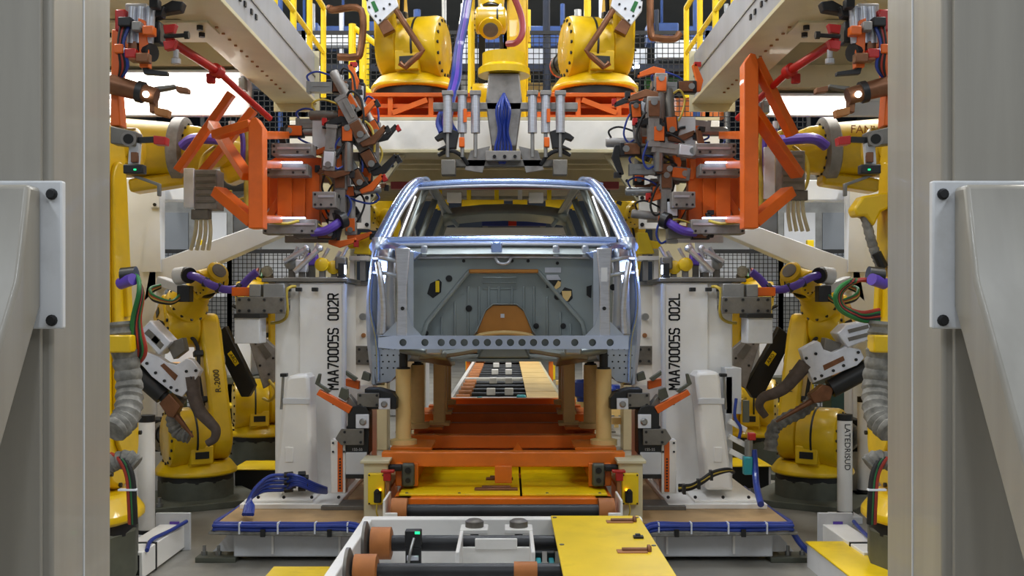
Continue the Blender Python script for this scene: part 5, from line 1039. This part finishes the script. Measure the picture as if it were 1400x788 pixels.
# ------------------------------------------------------------------ red linkage arms and upper outer grippers
for s in (-1, 1):
    Y = 6.6
    t = thing('red_link', 'long red linkage tube reaching down from the upper gripper nearer '+SN[s], 'linkage', Q(s, 400, 90, Y))
    a, b, c = Q(s, 452, 58, Y), Q(s, 390, 98, Y+.6), Q(s, 320, 162, Y+1.3)
    part('tube', MB().cyl(a, b, .03, n=14).cyl(b, c, .024, n=14), 'red_paint', t)
    part('joint', MB().lathe(b-(b-a).normalized()*.06, b-a, [(.035, 0), (.048, .01), (.048, .08), (.035, .09)], 16), 'red_paint', t)
    part('lug', MB().box(b+V((s*.05, 0, -.05)), (.06, .05, .07)), 'red_paint', t, .01)
    part('spring_foot', MB().lathe(Q(s, 447, 68, Y), (0, 0, -1), [(.018, 0), (.018, .05), (.03, .06), (.03, .09)], 10), 'bright_steel', t)
    part('red_head', MB().bar(Q(s, 452, 58, Y), Q(s, 480, 52, Y), .06, .05), 'red_paint', t, .006)
    Y = 5.6
    t = thing('upper_gripper', 'dark and orange gripper head with steel cylinders by the column nearer '+SN[s], 'gripper', Q(s, 505, 90, Y))
    k = part('main_block', Qp(s, rect(486, 516, 4, 34), Y+.05, .16), 'tool_grey', t, .008)
    for u in (480, 492, 504): part('cylinder', MB().cyl(Q(s, u, 10, Y), Q(s, u+3, 60, Y), .026, n=14), 'bright_steel', t)
    part('orange_arm', Qp(s, [(488, 28), (498, 24), (496, 92), (484, 92), (483, 70)], Y-.03, .06), 'tool_orange', t, .005)
    part('hook', Qp(s, [(490, 75), (486, 94), (458, 98), (458, 103), (490, 101), (496, 78)], Y-.02, .04), 'dark_metal', t, .003)
    part('copper_block', Qp(s, rect(499, 512, 56, 82), Y-.02, .08), 'copper_brown', t, .005)
    part('motor', MB().cyl(Q(s, 478, 72, Y), Q(s, 500, 72, Y+.05), .05, n=16), 'dark_metal', t)
    part('dark_arm', Qp(s, [(462, 8), (486, 16), (486, 26), (466, 22)], Y, .07), 'dark_metal', t, .006)
    part('dark_arm', Qp(s, [(436, 2), (452, 0), (470, 10), (466, 18), (440, 14)], Y+.04, .07), 'dark_metal', t, .006)
    part('dark_block', Qp(s, rect(468, 486, 28, 58), Y+.02, .1), 'dark_metal', t, .01)
    for y in (32, 54): part('red_tip', Qp(s, [(446, y), (464, y+2), (462, y+14), (450, y+12)], Y-.01, .05), 'red_paint', t, .004)
    part('probe', MB().cyl(Q(s, 462, 50, Y), Q(s, 430, 48, Y), .012, n=8).cyl(Q(s, 434, 48, Y), Q(s, 428, 48, Y), .022, n=8), 'dark_metal', t)
    part('lamp_body', Qp(s, rect(515, 530, 12, 42), Y-.02, .1), 'red_paint', t, .01)
    for k2 in range(4): part('lead', MB().tube([Q(s, 508+k2*4, 30, Y-.04), Q(s, 518+k2*2, 60, Y-.06), Q(s, 512+k2*3, 90, Y-.05), Q(s, 524, 110, Y)], .01, 6), ('hose_blue', 'rubber', 'hose_red', 'rubber')[k2], t)
    for j in range(7): part('clamp_block', MB().box(Q(s, 474+j*8, 6+(j*37) % 80, Y-.05), (.05+.01*(j % 3), .06, .05)), ('dark_metal', 'tool_orange', 'copper_brown', 'tool_grey', 'red_paint', 'dark_metal', 'tool_orange')[j], t, .006)
    part('orange_mast', Qp(s, [(518, 40), (534, 40), (536, 172), (522, 172), (526, 120)], Y+.02, .1), 'tool_orange', t, .006)
    # two horizontal locator arms below
    t = thing('pin_locator', 'brown horizontal locator arm with lamp tip above the red tipped one, nearer '+SN[s], 'locator', Q(s, 500, 140, Y))
    part('arm_tube', MB().cyl(Q(s, 535, 115, Y), Q(s, 472, 132, Y), .055, .045, n=16), 'copper_brown', t)
    part('collar', MB().cyl(Q(s, 498, 125, Y), Q(s, 490, 127, Y), .06, n=16), 'dark_metal', t)
    part('fork', Qp(s, [(474, 124), (462, 122), (448, 119), (448, 115), (464, 117), (476, 118)], Y, .06), 'dull_steel', t, .004)
    part('finger', Qp(s, [(430, 120), (446, 117), (446, 125), (430, 127)], Y, .06), 'copper_brown', t, .004)
    part('drop_leg', Qp(s, [(474, 134), (484, 132), (482, 154), (474, 152)], Y, .05), 'copper_brown', t, .004)
    part('drop_finger', Qp(s, [(456, 150), (476, 146), (476, 156), (458, 160)], Y-.01, .06), 'rust_brown', t, .004)
    part('lamp_tip', MB().sphere(Q(s, 487, 129, Y-.06), .018), 'lamp_glow', t)
    t = thing('pin_locator', 'grey locator arm with red square tip below the brown one, nearer '+SN[s], 'locator', Q(s, 505, 210, Y))
    part('arm_block', Qp(s, [(500, 180), (536, 172), (536, 196), (502, 200)], Y, .1), 'dull_steel', t, .006)
    part('bore', MB().cyl(Q(s, 511, 190, Y), Q(s, 511, 190, Y-.03), .04, n=18), 'tool_grey', t)
    part('bore_hole', MB().cyl(Q(s, 511, 190, Y-.03), Q(s, 511, 190, Y-.034), .027, n=18), 'black_plastic', t)
    part('finger', MB().bar(Q(s, 500, 192, Y+.04), Q(s, 476, 191, Y+.04), .03, .03), 'dark_metal', t)
    part('red_tip', Qp(s, [(460, 187), (477, 185), (477, 197), (461, 198)], Y, .07), 'red_paint', t, .004)
    part('down_plate', Qp(s, [(496, 196), (510, 194), (512, 225), (498, 224)], Y+.02, .04), 'grey_white', t, .004)
    part('red_pad', Qp(s, rect(499, 508, 208, 222), Y, .03), 'copper_brown', t, .003)
    part('valve', MB().box(Q(s, 502, 232, Y), (.11, .06, .05)), 'dark_metal', t, .006)
    part('valve_led', MB().box(Q(s, 502, 232, Y-.033), (.012, .006, .008)), 'led_green', t)
    part('hook_arm', Qp(s, [(508, 240), (500, 244), (472, 254), (472, 268), (468, 268), (468, 251), (498, 240)], Y, .03), 'dull_steel', t, .003)
# yellow swing guard near the right column
Y = 6.3
t = thing('yellow_horn', 'yellow cast bracket with ribbed grey hose beside the column nearer '+SN[1], 'bracket', Q(1, 510, 300, Y))
part('casting', MB().prism([W(x, y, Y) for x, y in ((1168, 285), (1180, 268), (1216, 262), (1216, 285), (1205, 290), (1195, 310), (1184, 295), (1172, 296))], (0, .14, 0)), 'robot_yellow', t, .015)
part('ribbed_hose', MB().tube([W(1183, 296, Y+.05), W(1190, 325, Y+.05), W(1198, 350, Y+.05), W(1206, 368, Y+.05)], lambda a: .03*(1+.1*math.sin(a*60)), 10, sub=8), 'sleeve_grey', t)
part('hose_end', MB().cyl(W(1198, 346, Y), W(1208, 366, Y), .03, n=10), 'black_plastic', t)
# ------------------------------------------------------------------ posts, trays, panels and fences at the sides
for s in (-1, 1):
    for (u, y0, yb, Y, far) in ((488, 577, 700, 7.7, 0), (505, 560, 690, 8.8, 1)) if s < 0 else ((466, 575, 690, 8.4, 0), (492, 550, 680, 9.4, 1)):
        p = Q(s, u, y0, Y); b = V((p.x, Y, 0))
        t = thing('light_curtain_post', ('rear' if far else 'front')+' white round light curtain post with black cap beside '+('the robot outboard of ' if far else 'the column nearer ')+SN[s], 'post', b)
        part('post', MB().cyl(b+V((0, 0, .05)), p, .06, n=24), 'white_paint', t)
        part('cap', MB().cyl(p, p+V((0, 0, .05)), .062, n=24), 'black_plastic', t)
        part('foot', MB().box(b+V((0, 0, .03)), (.22, .22, .06)), 'grey_white', t, .006)
        part('collar', MB().cyl(b+V((0, 0, .06)), b+V((0, 0, .09)), .066, n=24), 'black_plastic', t)
        if s > 0 and not far: text('post_lettering', 'LATEDRISUD', .066, t, facing(V((p.x, Y-.0615, .62)), D(-90)), 'ink')
    # floor beam with open end and bracket plate
    Y = 6.9
    t = thing('floor_duct', 'white square floor duct with open end and bracket plate near '+('the column nearer '+SN[s]), 'duct', Q(s, 486, 740, Y))
    x = Q(s, 486, 0, Y).x
    part('duct', MB().box2((x-.09, Y-.35, .02), (x+.09, Y+.5, .19)), 'white_paint', t, .006)
    part('duct_mouth', MB().box2((x-.07, Y-.354, .04), (x+.07, Y-.349, .17)), 'black_plastic', t)
    part('bracket_plate', MB().box2((x-.12, Y+.5, .0), (x+.13, Y+.53, .27)), 'grey_white', t, .004)
    part('sign', MB().box((x+.02, Y+.495, .19), (.07, .006, .04)), 'hose_purple', t)
    part('cable', MB().tube([(x+.1, Y-.3, .19), (x+.06, Y-.1, .21), (x+.09, Y+.2, .21), (x+.12, Y+.45, .22)], .014, 8), 'hose_blue', t)
    part('strap', MB().box((x, Y-.1, .105), (.19, .02, .185)), 'black_plastic', t)
    # junction clutter on the floor
    Y = 8.6
    t = thing('robot_cabinet', 'small white junction cabinet with round fan beside the robot riser outboard of '+SN[s], 'cabinet', Q(s, 462, 680, Y))
    x = Q(s, 462, 0, 9.6).x
    part('cabinet', MB().box2((x-.16, 9.5, 0), (x+.16, 9.8, .42)), 'grey_white', t, .008)
    part('fan', MB().lathe((x, 9.5, .56), (0, -1, 0), [(.14, -.1), (.14, 0), (.11, .02), (.04, .03)], 24), 'steel', t)
    part('fan_box', MB().box2((x-.15, 9.5, .42), (x+.15, 9.75, .72)), 'black_plastic', t, .01)
# floor cover trays
def tray(x0, x1, y0, y1, z, label):
    t = thing('cable_tray', label, 'cable tray', ((x0+x1)/2, (y0+y1)/2, 0))
    part('lid', MB().box2((x0, y0, z-.012), (x1, y1, z)), 'plate_yellow', t, .004)
    part('side', MB().box2((x0+.01, y0+.01, 0), (x0+.03, y1-.01, z-.012)), 'grey_white', t); part('side', MB().box2((x1-.03, y0+.01, 0), (x1-.01, y1-.01, z-.012)), 'grey_white', t)
    part('end', MB().box2((x0+.03, y0+.01, 0), (x1-.03, y0+.03, z-.012)), 'black_plastic', t)
    return t
tray(2.05, 2.36, 5.9, 6.95, .17, 'long yellow lidded cable tray on the floor beside the column nearer tower 002L')
tray(-1.42, -.98, 5.6, 6.35, .15, 'short yellow lidded cable tray on the floor beside the white conveyor rail')
t = tray(1.03, 1.5, 5.6, 6.15, .13, 'short yellow lidded cable tray with black hinge beside the yellow cover plate')
part('hinge', MB().box((1.28, 6.0, .135), (.1, .05, .02)), 'dark_metal', t, .004)
tray(-2.6, -2.15, 9.75, 10.3, .22, 'yellow lidded step on the floor between the two robots outboard of '+SN[-1])
tray(2.15, 2.6, 9.95, 10.5, .22, 'yellow lidded step on the floor between the two robots outboard of '+SN[1])
# white partition panels and mesh fences in the background
for s in (-1, 1):
    t = thing('partition', 'row of tall white partition panels at the back on the side of '+SN[s], 'partition', (s*5.5, 14.0, 0))
    for k in range(6):
        part('panel', MB().box2((s*(2.55+k*1.0), 14.8, 0), (s*(3.53+k*1.0), 14.88, 3.3)), 'back_white', t, .01)
    part('top_rail', MB().box2((s*2.5, 14.78, 3.3), (s*8.6, 14.9, 3.4)), 'grey_white', t)
    for k in range(3):
        x0, x1 = sorted((s*(2.5+k*1.0), s*(3.5+k*1.0)))
        fence_panel(x0, x1, .1, 2.5, 13.0, 'low black wire mesh fence panel at the back on the side of '+SN[s], 'floor fence panels of '+SN[s], .055)
    solo('fence_post', MB().box2((s*3.75, 12.7, 0), (s*3.83, 12.78, 2.6)), 'rail_yellow', 'yellow fence post before the mesh fence on the side of '+SN[s], 'post', bevel=.004)
    t = thing('glass_cabin', 'bluish glazed cabin panel with grey frame at the back on the side of '+SN[s], 'panel', (s*4.2, 13.8, 1.9))
    part('frame', MB().box2((s*3.7, 13.9, 1.2), (s*5.0, 13.96, 3.2)), 'steel', t, .006)
    part('pane', MB().box2((s*3.78, 13.88, 1.9), (s*4.2, 13.9, 3.05)), 'wall_grey', t); part('pane', MB().box2((s*4.3, 13.88, 1.9), (s*4.9, 13.9, 3.05)), 'hall_side', t)
    part('foot', MB().box2((s*3.8, 13.9, 0), (s*3.9, 13.96, 1.2)), 'steel', t); part('foot', MB().box2((s*4.8, 13.9, 0), (s*4.9, 13.96, 1.2)), 'steel', t)
    solo('grey_bench', MB().box2((s*2.6, 12.0, .86), (s*4.6, 12.5, .95)).box2((s*2.7, 12.1, 0), (s*2.8, 12.4, .86)).box2((s*4.4, 12.1, 0), (s*4.5, 12.4, .86)), 'olive_grey', 'long dark grey bench in front of the mesh fence on the side of '+SN[s], 'bench', bevel=.01)
    solo('white_locker', MB().box2((s*3.0, 12.1, .95), (s*4.4, 12.5, 1.4)), 'back_white', 'white box lying on the bench on the side of '+SN[s], 'box', bevel=.01)

# low cable loops at the handling robots' feet, cabinets and boxes further back
for s in (-1, 1):
    Y = 5.75
    t = thing('foot_cables', 'red, green and black cables looping over the robot foot behind the column nearer '+SN[s], 'cable', Q(s, 520, 720, Y))
    for k, m in enumerate(('hose_red', 'rubber', 'hose_green', 'rubber')):
        part('cable', MB().tube([Q(s, 535, 622+k*2, Y), Q(s, 522-k*2, 630, Y-.04), Q(s, 512-k*2, 652, Y-.05), Q(s, 509-k*2, 690, Y-.04), Q(s, 508-k*2, 716, Y)], .016, 8), m, t)
    part('grey_sleeve', MB().tube([Q(s, 500, 636, Y), Q(s, 512, 628, Y), Q(s, 530, 632, Y), Q(s, 545, 640, Y)], lambda a: .05*(1+.1*math.sin(a*50)), 10, sub=8), 'sleeve_grey', t)
    part('cable_tie', MB().box(Q(s, 512, 670, Y-.06), (.1, .03, .01)), 'back_white', t)
    t = thing('control_cabinet', 'dark green control cabinet with red and black drives behind the robot outboard of '+SN[s], 'cabinet', Q(s, 470, 600, 10.6))
    x = Q(s, 470, 0, 10.6).x
    part('cabinet', MB().box2((x-.18, 10.6, 0), (x+.18, 10.9, .95)), 'dark_green', t, .01)
    part('drive', MB().box2((x-.1, 10.5, .5), (x+.14, 10.6, .62)), 'red_paint', t, .01)
    part('drive', MB().box2((x-.12, 10.5, .3), (x+.1, 10.6, .46)), 'black_plastic', t, .01)
    part('conduit', MB().tube([(x+.1, 10.55, .3), (x+.2, 10.5, .15), (x+.3, 10.4, .03)], .02, 8), 'rubber', t)
    solo('timber_crate', MB().box2((s*3.3, 11.9, .97), (s*3.9, 12.05, 1.12)).box2((s*3.3, 11.88, .95), (s*3.36, 12.07, .97)).box2((s*3.84, 11.88, .95), (s*3.9, 12.07, .97)), 'timber', 'low timber crate on the bench edge on the side of '+SN[s], 'crate', bevel=.004)
    solo('step_bench', MB().box2((s*2.6, 11.55, .62), (s*3.4, 11.85, .66)).box2((s*2.65, 11.6, 0), (s*2.7, 11.8, .62)).box2((s*3.3, 11.6, 0), (s*3.35, 11.8, .62)), 'plate_yellow', 'yellow topped step bench behind the robots on the side of '+SN[s], 'bench', bevel=.006)
# things under the walkway, seen through the roofless car
t = thing('yellow_carrier', 'yellow beam carrier with white blocks hung under the walkway deck', 'carrier', (0, 14, 3.1))
for x0, x1 in ((-.98, -.78), (-.6, -.02), (.1, .3), (.55, 1.0)): part('beam', MB().box2((x0, 14.0, 3.12), (x1, 14.1, 3.24)), 'plate_yellow', t, .01)
for x in (-.9, -.5, -.12, .2, .6, .95): part('hanger', MB().box2((x-.03, 14.02, 3.1), (x+.03, 14.08, 3.45)), 'rail_yellow' if x != .2 else 'back_white', t, .004)
for x in (-.7, .42): part('white_block', MB().box2((x-.1, 13.98, 3.2), (x+.1, 14.1, 3.34)), 'back_white', t, .01)
part('long_rail', MB().box2((-1.1, 14.1, 3.26), (1.1, 14.14, 3.3)), 'steel', t)
